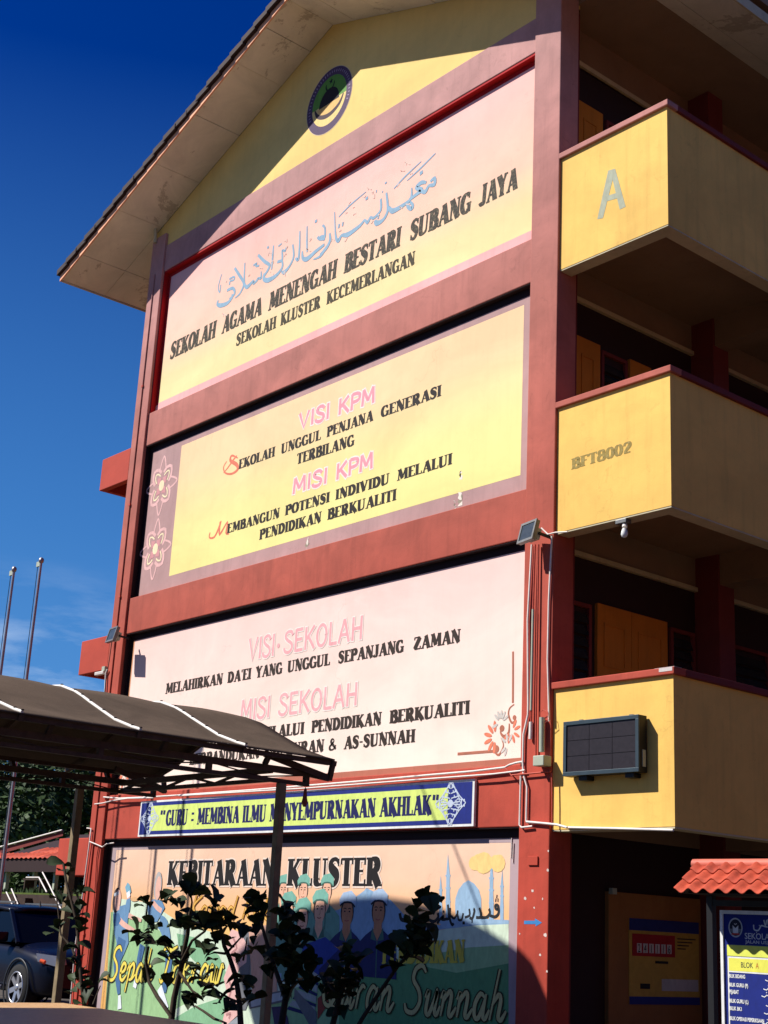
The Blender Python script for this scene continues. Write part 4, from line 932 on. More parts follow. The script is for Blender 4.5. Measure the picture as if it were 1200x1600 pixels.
# arrow, blank plate and flaked specks on the right column
PC = Paint(0)
PC.poly([(819, 1438.5), (836, 1438.5), (836, 1435), (847, 1441.5), (837, 1447.5), (837, 1444), (819, 1444)], P_(60, 130, 190))
for x, y in ((832, 1392), (848, 1404.5), (835, 1418), (821, 1404), (812, 1459), (852, 1461), (844, 1492), (855, 1518), (856, 1360), (857, 1330)):
    c = PC.w(x, y); r = random.uniform(.012, .026)
    PC.poly([(c[0] + r * math.cos(6.28 * i / 7) * random.uniform(.5, 1.2), c[1] + r * math.sin(6.28 * i / 7) * random.uniform(.5, 1.3)) for i in range(7)], P_(214, 196, 184), False)
PC.done('paint_mark', bl)
a = PY(826, 1352, 0); b = PY(841.5, 1338, 0)
MB().box((a.x, -.018, a.z), (b.x, 0, b.z)).build('cover_plate', M['red_low'], bl, .003)

# ------------------------------------------------------------------ conduits (fixed to the building)
def conduit(pts, r, mat, y=-.025, par=None, name='conduit'):
    q = [PY(px, py, y) for px, py in pts]
    return MB().tube(q, r, 8).build(name, mat, bl)
conduit([(831, 851), (824.5, 969), (825.3, 1100), (825, 1117), (818, 1147), (817, 1192), (818, 1210), (823.6, 1229), (822.5, 1283)], .013, M['white'])
conduit([(836, 851), (833, 952), (831, 1075), (830, 1130)], .011, M['pvc_red'], -.03); conduit([(829.8, 1128), (829, 1155)], .024, M['white'], -.03)
conduit([(841.5, 851), (840, 952), (838, 1080), (837, 1190)], .011, M['pvc_red'], -.03)
conduit([(833, 952), (829.8, 1110)], .016, M['greybox'], -.04)
conduit([(862.4, 836), (857.5, 940), (855.7, 1030), (857.5, 1100), (858, 1127)], .012, M['white'], -.02)
conduit([(846, 825), (856, 835), (868, 832), (887, 831)], .010, M['white'], -.04)
conduit([(847, 1121), (846.6, 1175)], .032, M['greybox'], -.05)
conduit([(843, 1122), (843, 1113), (849, 1109), (856, 1112), (858, 1124), (851, 1130)], .004, M['pvc_red'], -.05)
conduit([(862, 1208), (862.6, 1250), (862.4, 1287)], .009, M['pvc_red'], -.03)
conduit([(822.5, 1284), (850, 1286.5), (870, 1288.5), (886, 1293)], .014, M['white'], -.03)
conduit([(886, 1293), (960, 1294.5), (1052, 1297)], .014, M['white'], .02)
conduit([(813.8, 1212), (812.6, 1260), (811.8, 1289), (815, 1293), (832, 1291)], .012, M['white'], -.03)
conduit([(817, 1190), (806, 1192), (796, 1195), (789, 1199), (740, 1205), (670, 1211), (560, 1221), (385, 1235), (280, 1242.5), (233, 1245.5), (186, 1247.5), (162, 1245.5)], .013, M['white'], -.02)
conduit([(820, 1203.5), (771, 1209.5), (670, 1217), (480, 1231.5), (280, 1243.5)], .011, M['white'], -.035)
conduit([(148, 1256.5), (160, 1255), (176, 1251), (200, 1247.5), (240, 1246.5)], .011, M['white'], -.04)
conduit([(790, 1200), (796, 1207), (800, 1213)], .009, M['pvc_red'], -.03)
conduit([(800, 1211), (825, 1209), (860, 1205.5)], .010, M['pvc_red'], -.04)
conduit([(175.5, 998), (171, 1030), (165.5, 1065), (163, 1085)], .007, M['black'], -.06)
conduit([(163.5, 1090), (165.5, 1052), (168, 1046)], .016, M['white'], -.03)
conduit([(136, 1294), (142.5, 1294.5), (140, 1316), (129, 1399), (117.5, 1480), (110, 1568)], .012, M['white'], -.03)
conduit([(140, 1315), (150, 1319), (160, 1323.5), (166.7, 1318.5), (178, 1317)], .010, M['white'], -.03)
conduit([(154, 1322), (151, 1340), (148, 1395), (140, 1470), (128, 1575)], .010, M['pvc_red'], -.02)
a = PY(832.3, 1197, -.14); b = PY(849.2, 1179.5, -.14)
jb = MB().box((a.x, -.14, a.z), (b.x, -.005, b.z)).build('junction_box', M['greybox'], bl, .008)
for i in range(2): MB().tube([PY(816 + 3 * i, 1309 + 8 * i, PD - .01) + Vector((-.17, 0, 0)), PY(815 + 3 * i, 1340 + 8 * i, PD - .01) + Vector((-.17, 0, 0))], .006).build('conduit', M['white'], bl)

# ================================================================== THINGS FIXED TO THE FACADE
def floodlight(px, py, yy, label, tilt):
    c = PY(px, py, yy)
    t = thing('floodlight', label, 'floodlight', c, 'floodlights on the red columns')
    R_ = Matrix.Rotation(tilt[1], 3, 'Z') @ Matrix.Rotation(tilt[0], 3, 'X')
    def b_(a, b, name, mat, bev=.004):
        m_ = MB().box(a, b); m_.v = [c + R_ @ v for v in m_.v]; return m_.build(name, mat, t, bev)
    b_((-.16, -.045, -.13), (.16, .0, .13), 'housing', M['grey'])
    b_((-.135, -.052, -.105), (.135, -.046, .105), 'glass', M['lamp_glass'], 0)
    fr = MB()
    for a, b in (((-.165, -.06, .105), (.165, -.046, .135)), ((-.165, -.06, -.135), (.165, -.046, -.105)), ((-.165, -.06, -.105), (-.135, -.046, .105)), ((.135, -.06, -.105), (.165, -.046, .105))): fr.box(a, b)
    fr.v = [c + R_ @ v for v in fr.v]; fr.build('frame', M['grey'], t)
    b_((-.09, .002, -.07), (.09, .09, .07), 'driver_box', M['greybox'])
    p = c + R_ @ Vector((.1, .05, 0)); MB().bar(p, (p.x + .02, .0, p.z - .02), .03).build('arm', M['black'], t)
floodlight(829, 833, -.22, 'square floodlight near the foot of the second balcony, on the right red column', (math.radians(-14), math.radians(-12)))
floodlight(178.5, 993, -.22, 'small square floodlight on the left red column beside the lower ledge', (math.radians(-14), math.radians(-6)))
# bullet camera under left ledge
c = PY(159, 1052, -.05)
t = thing('security_camera', 'small white bullet camera below the red ledge at the left corner', 'security camera', c)
MB().bar(c + Vector((-.14, -.04, -.01)), c + Vector((.06, .02, .01)), .07, .06).build('housing', M['white'], t, .01)
MB().box(c + Vector((-.02, 0, .04)), c + Vector((.08, .1, .12))).build('bracket', M['greybox'], t)
# lamp below balcony
c = PY(976, 825, .08); c.z = 6.17
t = thing('bulb_lamp', 'white screw-in bulb lamp under the edge of the middle balcony', 'lamp', c)
MB().box(c + Vector((-.1, -.05, -.05)), c + Vector((.06, .05, .0))).build('base', M['grey'], t, .006)
MB().tube([c + Vector((0, 0, -.05)), c + Vector((.02, -.02, -.10))], .03, 10).build('socket', M['white'], t)
MB().lathe(c + Vector((.03, -.04, -.2)), [(.008, -.03), (.03, -.02), (.04, .01), (.035, .05), (.022, .08)], 12, 'z').build('bulb', M['signwhite'], t)
# LED display board
t = thing('display_board', 'dark blank electronic display board on the lowest yellow balcony end', 'display board', (11.3, .04, 3.1))
D0 = YBAL - .15
a, b, c_, d = PY(881.5, 1127, D0), PY(998, 1117.5, D0), PY(999.5, 1208, D0), PY(880, 1211, D0)
x0, x1 = (a.x + d.x) / 2, (b.x + c_.x) / 2; z1 = (a.z + b.z) / 2; z0 = (c_.z + d.z) / 2
MB().box((x0, D0 + .012, z0), (x1, YBAL - .02, z1)).build('case', M['black'], t, .004)
fr = MB(); fw = .045
for p, q in (((x0, z0), (x1, z0 + fw)), ((x0, z1 - fw), (x1, z1)), ((x0, z0 + fw), (x0 + fw, z1 - fw)), ((x1 - fw, z0 + fw), (x1, z1 - fw))): fr.box((p[0], D0 - .012, p[1]), (q[0], D0 + .012, q[1]))
fr.build('frame', M['slate'], t, .003)
for i in range(3):
    for j in range(3):
        u0 = x0 + fw + (x1 - x0 - 2 * fw) * i / 3; u1 = x0 + fw + (x1 - x0 - 2 * fw) * (i + 1) / 3
        v0 = z0 + fw + (z1 - z0 - 2 * fw) * j / 3; v1 = z0 + fw + (z1 - z0 - 2 * fw) * (j + 1) / 3
        MB().box((u0 + .003, D0 + .002, v0 + .003), (u1 - .003, D0 + .0115, v1 - .003)).build('led_module', M['screen'], t)
for x in (x0 + .2, x1 - .22): MB().box((x, D0 + .03, z0 - .05), (x + .12, YBAL, z0 - .004)).build('bracket', M['black'], t)
MB().box((x1, D0 + .05, z0 + .06), (x1 + .008, D0 + .1, z0 + .24)).build('socket_plate', M['greybox'], t)
for x in (x0 + .18, x1 - .18): MB().box((x, D0 + .05, z1), (x + .05, D0 + .09, z1 + .02)).build('lug', M['grey'], t)

# GURU banner sign
t = thing('banner_sign', 'long blue and lime motto board over the mural', 'sign', (5.5, -.04, 2.76))
YS_ = .0
P = [PY(220, 1253, YS_), PY(741, 1216, YS_), PY(740.5, 1290, YS_), PY(215.5, 1308, YS_)]
x0, x1 = (P[0].x + P[3].x) / 2, (P[1].x + P[2].x) / 2; z1 = (P[0].z + P[1].z) / 2; z0 = (P[2].z + P[3].z) / 2
MB().box((x0, YS_, z0), (x1, BD - .004, z1)).build('board', M['signwhite'], t)
PB = Paint(YS_); LPAR[0] = t
PB.poly([(x0 + .035, z0 + .03), (x1 - .035, z0 + .03), (x1 - .035, z1 - .03), (x0 + .035, z1 - .03)], M['navy'], False)
gx0 = PB.w(235, 1280)[0]; gx1 = PB.w(700, 1250)[0]; gz0, gz1 = z0 + .085, z1 - .085
PB.poly([(gx0, gz0), (gx1, gz0), (gx1, gz1), (gx0, gz1)], M['lime'], False)
K = cr(100, 900, 1.579); kx4 = lambda v: 100 + v / 1.579
NV = P_(22, 24, 84)
h_ = (gz1 - gz0) * .62; zb = gz0 + (gz1 - gz0) * .18
for tx, a, b in (('"', 235, 249), ('GURU', 251, 304), (':', 311, 322), ('MEMBINA', 328, 431), ('ILMU', 440, 498), ('MENYEMPURNAKAN', 507, 768), ('AKHLAK', 778, 906), ('"', 907, 925)):
    ya = 611 - 26 * (a - 250) / 655
    xa = PB.w(kx4(a), 900 + ya / 1.579)[0]; xb = PB.w(kx4(b), 900 + ya / 1.579)[0]
    serif_word(PB, tx, xa, zb, xb, zb, h_, NV, bold=1.2)
PB.flush('painted_ground', t, lift=.0008)
# lace ornaments at both ends
LC = P_(190, 200, 216)
for cx, sg in ((gx0 - .02, -1), (gx1 + .05, 1)):
    zc = (z0 + z1) / 2; hh = (z1 - z0) * .44
    for s2 in (1, -1):
        for k in range(5):
            u = k / 4
            x = cx + (.0 if sg > 0 else 0) + .11 * math.sin(u * math.pi) * sg * .2
            zc2 = zc + s2 * hh * (1 - u) * .98; wr = .05 + .22 * u
            for m2 in (1, -1):
                P0 = [(cx + m2 * wr * .05, zc2), (cx + m2 * wr * .6, zc2 + s2 * .02), (cx + m2 * wr * .75, zc2 - s2 * .035), (cx + m2 * wr * .45, zc2 - s2 * .05), (cx + m2 * wr * .4, zc2 - s2 * .02)]
                PB.ribbon(P0, .014, LC, False, 1)
                PB.disc((cx + m2 * wr * .9, zc2 - s2 * .03), .014, .02, LC, False, 6)
        PB.ribbon([(cx, zc + s2 * hh), (cx + .1, zc + s2 * hh * .62), (cx + .16, zc + s2 * hh * .35), (cx + .27, zc)], .014, LC, False, 1)
        PB.ribbon([(cx, zc + s2 * hh), (cx - .1, zc + s2 * hh * .62), (cx - .16, zc + s2 * hh * .35), (cx - .27, zc)], .014, LC, False, 1)
    PB.disc((cx, zc), .05, .05, LC, False, 10)
PB.done('lace_ornament', t)

# ================================================================== WALKWAY CANOPY
XN, XF = 12.6, 10.3
cn = thing('walkway_canopy', 'arched brown shade-cloth canopy on steel posts in front of the school', 'canopy', (11.45, -7, 0))
prof = [(12.74, 2.795), (12.62, 2.822), (12.36, 2.895), (12.17, 2.972), (11.95, 3.062), (11.81, 3.122), (11.68, 3.172), (11.45, 3.235), (11.2, 3.255)]
prof = prof + [(22.66 - x, z) for x, z in reversed(prof[:-1])]; prof[-1] = (9.92, 2.795)
ribs_y = [-4.88, -5.75, -6.68, -7.61, -8.54, -9.47, -10.4, -11.33, -12.26, -13.2]
def sheet_pt(i, y, off=0):
    x, z = prof[i]; u = i / (len(prof) - 1)
    k = [abs(y - r) for r in ribs_y]; s_ = min(min(k) / .465, 1)
    sag = .018 * math.sin(s_ * math.pi / 2) * math.sin(u * math.pi)
    return (x, y, z + sag + off)
ys = []; y = ribs_y[0]
while y > ribs_y[-1]: ys.append(y); y -= .155
ys.append(ribs_y[-1]); n = len(prof); vs = [sheet_pt(i, y) for y in ys for i in range(n)]; vs2 = [sheet_pt(i, y, -.012) for y in ys for i in range(n)]
q = len(vs); fs = []
for j in range(len(ys) - 1):
    for i in range(n - 1):
        a = j * n + i; fs.append((a, a + 1, a + n + 1, a + n)); fs.append((q + a, q + a + n, q + a + n + 1, q + a + 1))
for i in range(n - 1): fs.append((i, i + q, i + 1 + q, i + 1)); a = (len(ys) - 1) * n + i; fs.append((a, a + 1, a + 1 + q, a + q))
for j in range(len(ys) - 1):
    a = j * n; fs.append((a, a + n, a + n + q, a + q)); a = j * n + n - 1; fs.append((a, a + q, a + n + q, a + n))
MB().add(vs + vs2, fs, True).build('canopy_sheet', M['cloth'], cn)
for r in ribs_y[1:]:
    bt = MB().tube([(sheet_pt(i, r)[0], r, sheet_pt(i, r)[2] + .008) for i in range(0, n)], .013, 6).build('batten', M['strip'], cn)
    sc_ = MB()
    for i in range(0, n - 1):
        p = sheet_pt(i, r); sc_.box((p[0] - .008, r - .008, p[2] + .018), (p[0] + .008, r + .008, p[2] + .026))
    sc_.build('screws', M['black'], bt, kind='stuff')
for r in ribs_y:
    m_ = MB()
    for i in range(n - 1):
        a = sheet_pt(i, r, -.035); b = sheet_pt(i + 1, r, -.035); m_.bar((a[0], r - .0, a[2]), (b[0], r, b[2]), .04, .04)
    m_.build('arch_rib', M['rust'], cn)
YE = -5.05; YF = -13.2
for xx, s_ in ((XN, 1), (XF, -1)):
    MB().bar((xx, YE, 2.672), (xx, YF, 2.672), .045, .05).build('top_chord', M['rust'], cn)
    MB().bar((xx, YE + .02, 2.585), (xx, YF, 2.585), .045, .03).build('bottom_chord', M['rust'], cn)
    MB().bar((xx + .1 * s_, -4.9, 2.765), (xx + .1 * s_, YF, 2.765), .05, .035).build('eave_rail', M['rust'], cn)
    y = YE
    while y > YF:
        MB().bar((xx, y, 2.60), (xx, y, 2.655), .04).build('strut', M['rust'], cn)
        MB().bar((xx + .05 * s_, y - .45, 2.69), (xx + .1 * s_, y - .45, 2.755), .035).build('strut', M['rust'], cn)
        MB().tube([(xx, y, 2.655), (xx, y - .45, 2.6), (xx, y - .9, 2.655)], .006, 5).build('tie_rod', M['rust'], cn)
        y -= .93
    # cantilevered end bracket
    MB().bar((xx, YE, 2.672), (xx + .08 * s_, -4.88, 2.645), .04, .045).build('end_bracket', M['rust'], cn)
    MB().bar((xx + .08 * s_, -4.88, 2.63), (xx + .12 * s_, -4.88, 2.77), .035).build('end_bracket', M['rust'], cn)
    MB().bar((xx, YE - .42, 2.78), (xx + .06 * s_, -4.90, 2.655), .03, .05).build('end_bracket', M['rust'], cn)
for y in (-5.4, -7.9, -10.4, -12.9):
    MB().bar((XN, y, 2.66), (XF, y, 2.66), .045).build('tie_beam', M['rust'], cn)
    MB().bar((XN, y, 2.585), (XF, y, 2.585), .03).build('tie_beam', M['rust'], cn)
    m_ = MB(); k = 6
    for i in range(k):
        xa = XN + (XF - XN) * i / k; xb = XN + (XF - XN) * (i + 1) / k; m_.bar((xa, y, 2.66 if i % 2 else 2.59), (xb, y, 2.59 if i % 2 else 2.66), .02)
    m_.build('lattice', M['rust'], cn)
for x, y in ((12.6, -5.29), (10.3, -5.8), (12.6, -9.2), (10.3, -9.7), (12.6, -13.0), (10.3, -13.0)):
    MB().bar((x, y, -.12), (x, y, 2.57), .062).build('post', M['post'], cn, .006)
c = Vector((XN, YE + .0, 2.56))
MB().lathe(c, [(.004, 0), (.012, -.02), (.018, -.08), (.026, -.12), (.01, -.15)], 8, 'z').build('hanging_tassel', flat('faded_cord', srgb(150, 80, 60), .9), None, label='small frayed reddish tassel hanging from the canopy end', category='tassel')

# an unseen canopy added near the camera and a vaulted roof left of the view: they cast the shade seen on the shrubs and the mural
def vault(name, label, x0, x1, y0, y1, ze, rise, posts, mat):
    t = thing(name, label, 'canopy', ((x0 + x1) / 2, (y0 + y1) / 2, -.12))
    n = 20; vs = []
    for y in (y0, y1):
        for off in (0, .04):
            for i in range(n + 1):
                u = i / n; vs.append((x0 + (x1 - x0) * u, y, ze + rise * (1 - (2 * u - 1) ** 2) ** .85 + off))
    m_ = n + 1; fs = []
    for i in range(n):
        fs += [(i, i + 1, i + 1 + 2 * m_, i + 2 * m_), (m_ + i, m_ + i + 2 * m_, m_ + i + 1 + 2 * m_, m_ + i + 1), (i, m_ + i, m_ + i + 1, i + 1), (2 * m_ + i, 2 * m_ + i + 1, 3 * m_ + i + 1, 3 * m_ + i)]
    fs += [(0, 2 * m_, 3 * m_, m_), (n, n + m_, n + 3 * m_, n + 2 * m_)]
    MB().add(vs, fs, True).build('vaulted_roof', mat, t)
    for y in (y0 + .3, y1 - .3): MB().bar((x0, y, ze + .02), (x1, y, ze + .02), .06).build('tie_beam', M['rust'], t)
    for x, y in posts: MB().bar((x, y, -.12), (x, y, ze), .09).build('post', M['post'], t)
vault('shade_canopy', 'unseen arched brown canopy added to shade the shrubs', 14.85, 17.5, -16.5, -10.9, 4.7, .5, ((14.7, -16.2), (17.4, -16.2), (14.7, -13.4), (17.4, -13.4)), M['cloth'])
T5 = 5.5
vault('vaulted_court_roof', 'tall arched court roof left of the school', 4.36 - .84 * T5, 10.42 - .84 * T5, .125 - T5 - 6.0, .125 - T5, 1.05 + 1.29 * T5, .86, ((-.2, -6.7), (5.6, -6.7), (-.2, -11.2), (5.6, -11.2)), M['cloth'])

# ================================================================== FLAGPOLES
def flagpole(top, label, r=.045):
    t = thing('flagpole', label, 'flagpole', (top.x, top.y, -.12), 'flagpoles in a row')
    MB().tube([(top.x, top.y, -.12), (top.x, top.y, top.z - .1)], r, 10, r * .65).build('pole', M['galv'], t)
    MB().lathe((top.x, top.y, top.z - .06), [(.01, .09), (.05, .06), (.06, .02), (.05, -.02), (.02, -.05)], 10, 'z').build('finial', M['galv'], t)
    MB().box((top.x - .18, top.y - .02, top.z - .16), (top.x - .03, top.y + .02, top.z - .05)).build('pulley', M['greybox'], t)
    MB().tube([(top.x - .14, top.y, top.z - .14), (top.x - .12, top.y, .9)], .008, 5).build('halyard', M['slate'], t)
flagpole(CAM + ray(65, 873) * 30, 'galvanised flagpole, the right one rising behind the walkway canopy')
flagpole(CAM + ray(22.5, 887) * 30.6, 'galvanised flagpole with blue halyard near the left edge of the photo')
for xw, tt, zt, wh_ in ((.891, 4.0, 4.35, 'leftmost'), (1.928, 4.2, 4.3, 'middle'), (2.976, 4.4, 4.2, 'rightmost')):
    x, y = xw - .84 * tt, .125 - tt
    flagpole(Vector((x, y, zt + 1.29 * tt)), 'flagpole left of the view casting the %s of three upright shadow lines on the mural' % wh_)
# stay wire whose thin shadow crosses the motto board
t0_ = 5.0; a = Vector((8.318, .05, 3.344)); b = Vector((9.75, .125, 1.1)); S_ = Vector((.84, 1, -1.29))
MB().tube([a - S_ * 6.0, b - S_ * 6.0], .016, 6).build('stay_wire', M['black'], None, label='thin stay wire above the court roof left of the view', category='cable')

# ================================================================== CAR
car = thing('parked_car', 'dark blue sport utility vehicle parked at the left corner of the school', 'car', (-3.2, .5, -.12))
CY, HW = .72, .93; XWH = -1.55; ZG = -.12
def loft(secs, close=True):
    m_ = MB(); n = len(secs[0]); vs = [v for s_ in secs for v in s_]
    fs = [[j * n + i, j * n + (i + 1) % n, (j + 1) * n + (i + 1) % n, (j + 1) * n + i] for j in range(len(secs) - 1) for i in range(n)]
    m_.add(vs, fs, True); m_.add(secs[0], [list(range(n))[::-1]], True); m_.add(secs[-1], [list(range(n))], True); return m_
def bodysec(x, hw, zb, zt, crown=.05, tum=.93):
    z = lambda f: zb + (zt - zb) * f
    h = [(hw * .86, z(0)), (hw * .97, z(.12)), (hw, z(.45)), (hw * .99, z(.72)), (hw * tum, z(.95)), (hw * .6, zt + crown * .6), (0, zt + crown)]
    return [(x, CY - a, zz + ZG) for a, zz in h] + [(x, CY + a, zz + ZG) for a, zz in reversed(h[:-1])]
xf = XWH + .92
secs = [bodysec(xf, .60, .42, .72), bodysec(xf - .06, .74, .30, .86), bodysec(xf - .22, .87, .24, .96), bodysec(xf - .6, .925, .24, 1.03), bodysec(xf - 1.2, .93, .26, 1.10, .06), bodysec(xf - 1.6, .93, .26, 1.13), bodysec(xf - 2.4, .93, .26, 1.14),
        bodysec(xf - 3.6, .93, .26, 1.16), bodysec(xf - 4.4, .91, .3, 1.18), bodysec(xf - 4.68, .84, .42, 1.1)]
body = loft(secs).build('body', M['carpaint'], car); sd = body.modifiers.new('s', 'SUBSURF'); sd.levels = sd.render_levels = 2
def cab(x, hw, z): return [(x, CY - hw, z + ZG), (x, CY - hw * .55, z + .035 + ZG), (x, CY, z + .05 + ZG), (x, CY + hw * .55, z + .035 + ZG), (x, CY + hw, z + ZG)]
# greenhouse: lower ring to roof ring, glass skin with painted pillars and roof
def ringx(x, hw, z): return [(x[0], CY - hw, z + ZG), (x[0], CY + hw, z + ZG), (x[1], CY + hw, z + ZG), (x[1], CY - hw, z + ZG)]
lo = ringx((xf - 1.22, xf - 4.45), .86, 1.12); hi = ringx((xf - 1.95, xf - 4.2), .68, 1.66)
gl = MB().add(lo + hi, [(0, 1, 5, 4), (1, 2, 6, 5), (2, 3, 7, 6), (3, 0, 4, 7), (4, 5, 6, 7)]).build('windows', M['carglass'], car, .04)
rf = MB(); L = [(xf - 1.90, .69, 1.655), (xf - 2.05, .71, 1.69), (xf - 2.6, .72, 1.725), (xf - 3.5, .72, 1.72), (xf - 4.15, .70, 1.68), (xf - 4.3, .68, 1.64)]
vs = [v for x, hw, z in L for v in cab(x, hw, z)]; vs += [(x, y, z - .05) for x, y, z in vs]; n5 = 5; q = len(L) * 5; fs = []
for j in range(len(L) - 1):
    for i in range(4): a = j * 5 + i; fs += [(a, a + 5, a + 6, a + 1), (q + a, q + a + 1, q + a + 6, q + a + 5)]
    fs += [(j * 5, q + j * 5, q + j * 5 + 5, j * 5 + 5), (j * 5 + 4, j * 5 + 9, q + j * 5 + 9, q + j * 5 + 4)]
fs += [(0, 1, 2, 3, 4, q + 4, q + 3, q + 2, q + 1, q), tuple(range(len(L) * 5 - 5, len(L) * 5)) + tuple(q + k for k in reversed(range(len(L) * 5 - 5, len(L) * 5)))]
rf.add(vs, fs, True).build('roof', M['carpaint'], car)
for s_ in (-1, 1):
    for xa, za, ya, xb, zb_, yb in ((xf - 1.20, 1.11, .865, xf - 1.96, 1.67, .69), (xf - 2.45, 1.13, .872, xf - 2.5, 1.68, .70), (xf - 3.5, 1.13, .872, xf - 3.45, 1.68, .70), (xf - 4.42, 1.13, .865, xf - 4.2, 1.66, .69)):
        MB().bar((xa, CY + s_ * ya, za + ZG), (xb, CY + s_ * yb, zb_ + ZG), .07, .05).build('pillar', M['carpaint'], car, .01)
    MB().bar((xf - 2.0, CY + s_ * .6, 1.80 + ZG), (xf - 4.0, CY + s_ * .6, 1.79 + ZG), .03).build('roof_rail', M['grey'], car)
    mr = Vector((xf - 1.55, CY + s_ * 1.0, 1.2 + ZG)); MB().box(mr + Vector((-.07, -.1, -.08)), mr + Vector((.05, .1, .09))).build('mirror', M['carpaint'], car, .03)
    for xw in (XWH, XWH - 2.72):
        yo = CY + s_ * .82; zc = .39 + ZG
        wh = MB().lathe((xw, yo, zc), [(.25, -.12 * s_), (.36, -.13 * s_), (.39, -.08 * s_), (.39, .08 * s_), (.37, .125 * s_), (.27, .13 * s_)], 32, caps=False).build('wheel', M['rubber'], car)
        rim = MB().lathe((xw, yo, zc), [(.268, .132 * s_), (.262, .12 * s_), (.25, .05 * s_), (.25, .02 * s_), (.02, .02 * s_)], 32, caps=False)
        rim.build('rim', flat('dark_rim_well', srgb(50, 50, 52), .5, .5), wh)
        sp = MB()
        for k in range(6):
            t_ = 2 * math.pi * k / 6 + .3; p0 = Vector((xw, yo + .095 * s_, zc)); p1 = p0 + Vector((math.cos(t_) * .25, .02 * s_, math.sin(t_) * .25)); sp.bar(p0, p1, .085, .03, (0, 1, 0))
        sp.lathe((xw, yo + .09 * s_, zc), [(.06, 0), (.06, .03 * s_), (.02, .035 * s_)], 14)
        ring = MB()
        sp.build('spokes', M['alloy'], wh)
        MB().tube([(xw + .255 * math.cos(a_), yo + .13 * s_, zc + .255 * math.sin(a_)) for a_ in [2 * math.pi * k / 28 for k in range(29)]], .014, 6).build('rim_lip', M['alloy'], wh)
        MB().lathe((xw, CY + s_ * .945, zc + .02), [(.47, 0), (.47, .012 * s_), (.43, .014 * s_), (.43, 0)], 32, caps=False).build('wheel_arch', M['black'], car)
    hl = MB(); hx = xf - .06
    hl.add([(hx - .30, CY + s_ * .88, .83 + ZG), (hx - .02, CY + s_ * .66, .76 + ZG), (hx + .02, CY + s_ * .50, .80 + ZG), (hx - .02, CY + s_ * .52, .92 + ZG), (hx - .40, CY + s_ * .87, .96 + ZG)], [(0, 1, 2, 3, 4) if s_ < 0 else (4, 3, 2, 1, 0)])
    hl.v = [v + Vector((.05, .03 * s_, .015)) for v in hl.v]; hh_ = hl.build('headlight', M['lens'], car)
    MB().tube([(hx - .16, CY + s_ * .9, .86 + ZG), (hx - .08, CY + s_ * .86, .84 + ZG)], .035).build('indicator', M['orange'], hh_)
    MB().lathe((hx + .03, CY + s_ * .62, .46 + ZG), [(.07, 0), (.07, .03), (.03, .035)], 14, 'x').build('fog_lamp', M['lens'], car)
    MB().bar((XWH - .55, CY + s_ * .95, .36 + ZG), (XWH - 2.2, CY + s_ * .95, .36 + ZG), .05, .08).build('side_step', M['alloy'], car, .01)
    MB().bar((xf - 2.2, CY + s_ * .945, .98 + ZG), (xf - 2.4, CY + s_ * .945, .985 + ZG), .02, .03).build('door_handle', M['alloy'], car)
MB().box((xf - .02, CY - .45, .56 + ZG), (xf + .025, CY + .45, .74 + ZG)).build('grille', M['black'], car, .01)
MB().box((xf + .0, CY - .26, .40 + ZG), (xf + .03, CY + .26, .51 + ZG)).build('number_plate', M['black'], car)
MB().tube([(xf - 2.2, CY, 1.74 + ZG), (xf - 2.24, CY, 1.84 + ZG)], .02, 6, .008).build('antenna', M['black'], car)

# ================================================================== INFORMATION BOARD
YI = -1.5
ib = thing('information_board', 'blue block directory board under a small red tiled roof', 'sign', (14.6, YI, 0))
a = PY(1126, 1422, YI); xl = a.x; zt = a.z; xr_ = xl + 1.5; zb_ = .55
MB().box((xl, YI, zb_), (xr_, YI + .05, zt)).build('board', M['navy'], ib, .003)
fr = MB()
for p, q in (((xl, zt - .03), (xr_, zt)), ((xl, zb_), (xr_, zb_ + .03)), ((xl, zb_ + .03), (xl + .028, zt - .03)), ((xr_ - .028, zb_ + .03), (xr_, zt - .03))): fr.box((p[0], YI - .015, p[1]), (q[0], YI - .0002, q[1]))
fr.build('frame', M['signwhite'], ib)
for x in (xl - .12, xr_ + .06): MB().bar((x, YI + .03, -.0), (x, YI + .03, zt + .12), .06).build('post', M['black'], ib)
MB().bar((xl - .12, YI + .03, zt + .06), (xr_ + .06, YI + .03, zt + .06), .05).build('rail', M['black'], ib)
PI_ = Paint(YI)
K = cr(1120, 1400, 8)
w1 = PI_.w(*K((128, 608))[0]); w2 = PI_.w(*K((128, 745))[0]); w3 = PI_.w(*K((150, 772))[0]); w4 = PI_.w(*K((150, 932))[0])
PI_.poly([(w1[0], w2[1]), (xr_ - .05, w2[1]), (xr_ - .05, w1[1]), (w1[0], w1[1])], P_(222, 226, 96), False)
PI_.poly([(w3[0] - .012, zb_ + .06), (w3[0], zb_ + .06), (w3[0], w3[1] + .012), (w3[0] - .012, w3[1] + .012)], M['signwhite'], False)
PI_.poly([(w3[0] - .012, w3[1]), (xr_ - .05, w3[1]), (xr_ - .05, w3[1] + .012), (w3[0] - .012, w3[1] + .012)], M['signwhite'], False)
PI_.poly([(w3[0], w4[1]), (xr_ - .05, w4[1]), (xr_ - .05, w3[1]), (w3[0], w3[1])], P_(228, 224, 92), False)
PI_.poly([(w3[0], w4[1] - .012), (xr_ - .05, w4[1] - .012), (xr_ - .05, w4[1] - .001), (w3[0], w4[1] - .001)], M['signwhite'], False)
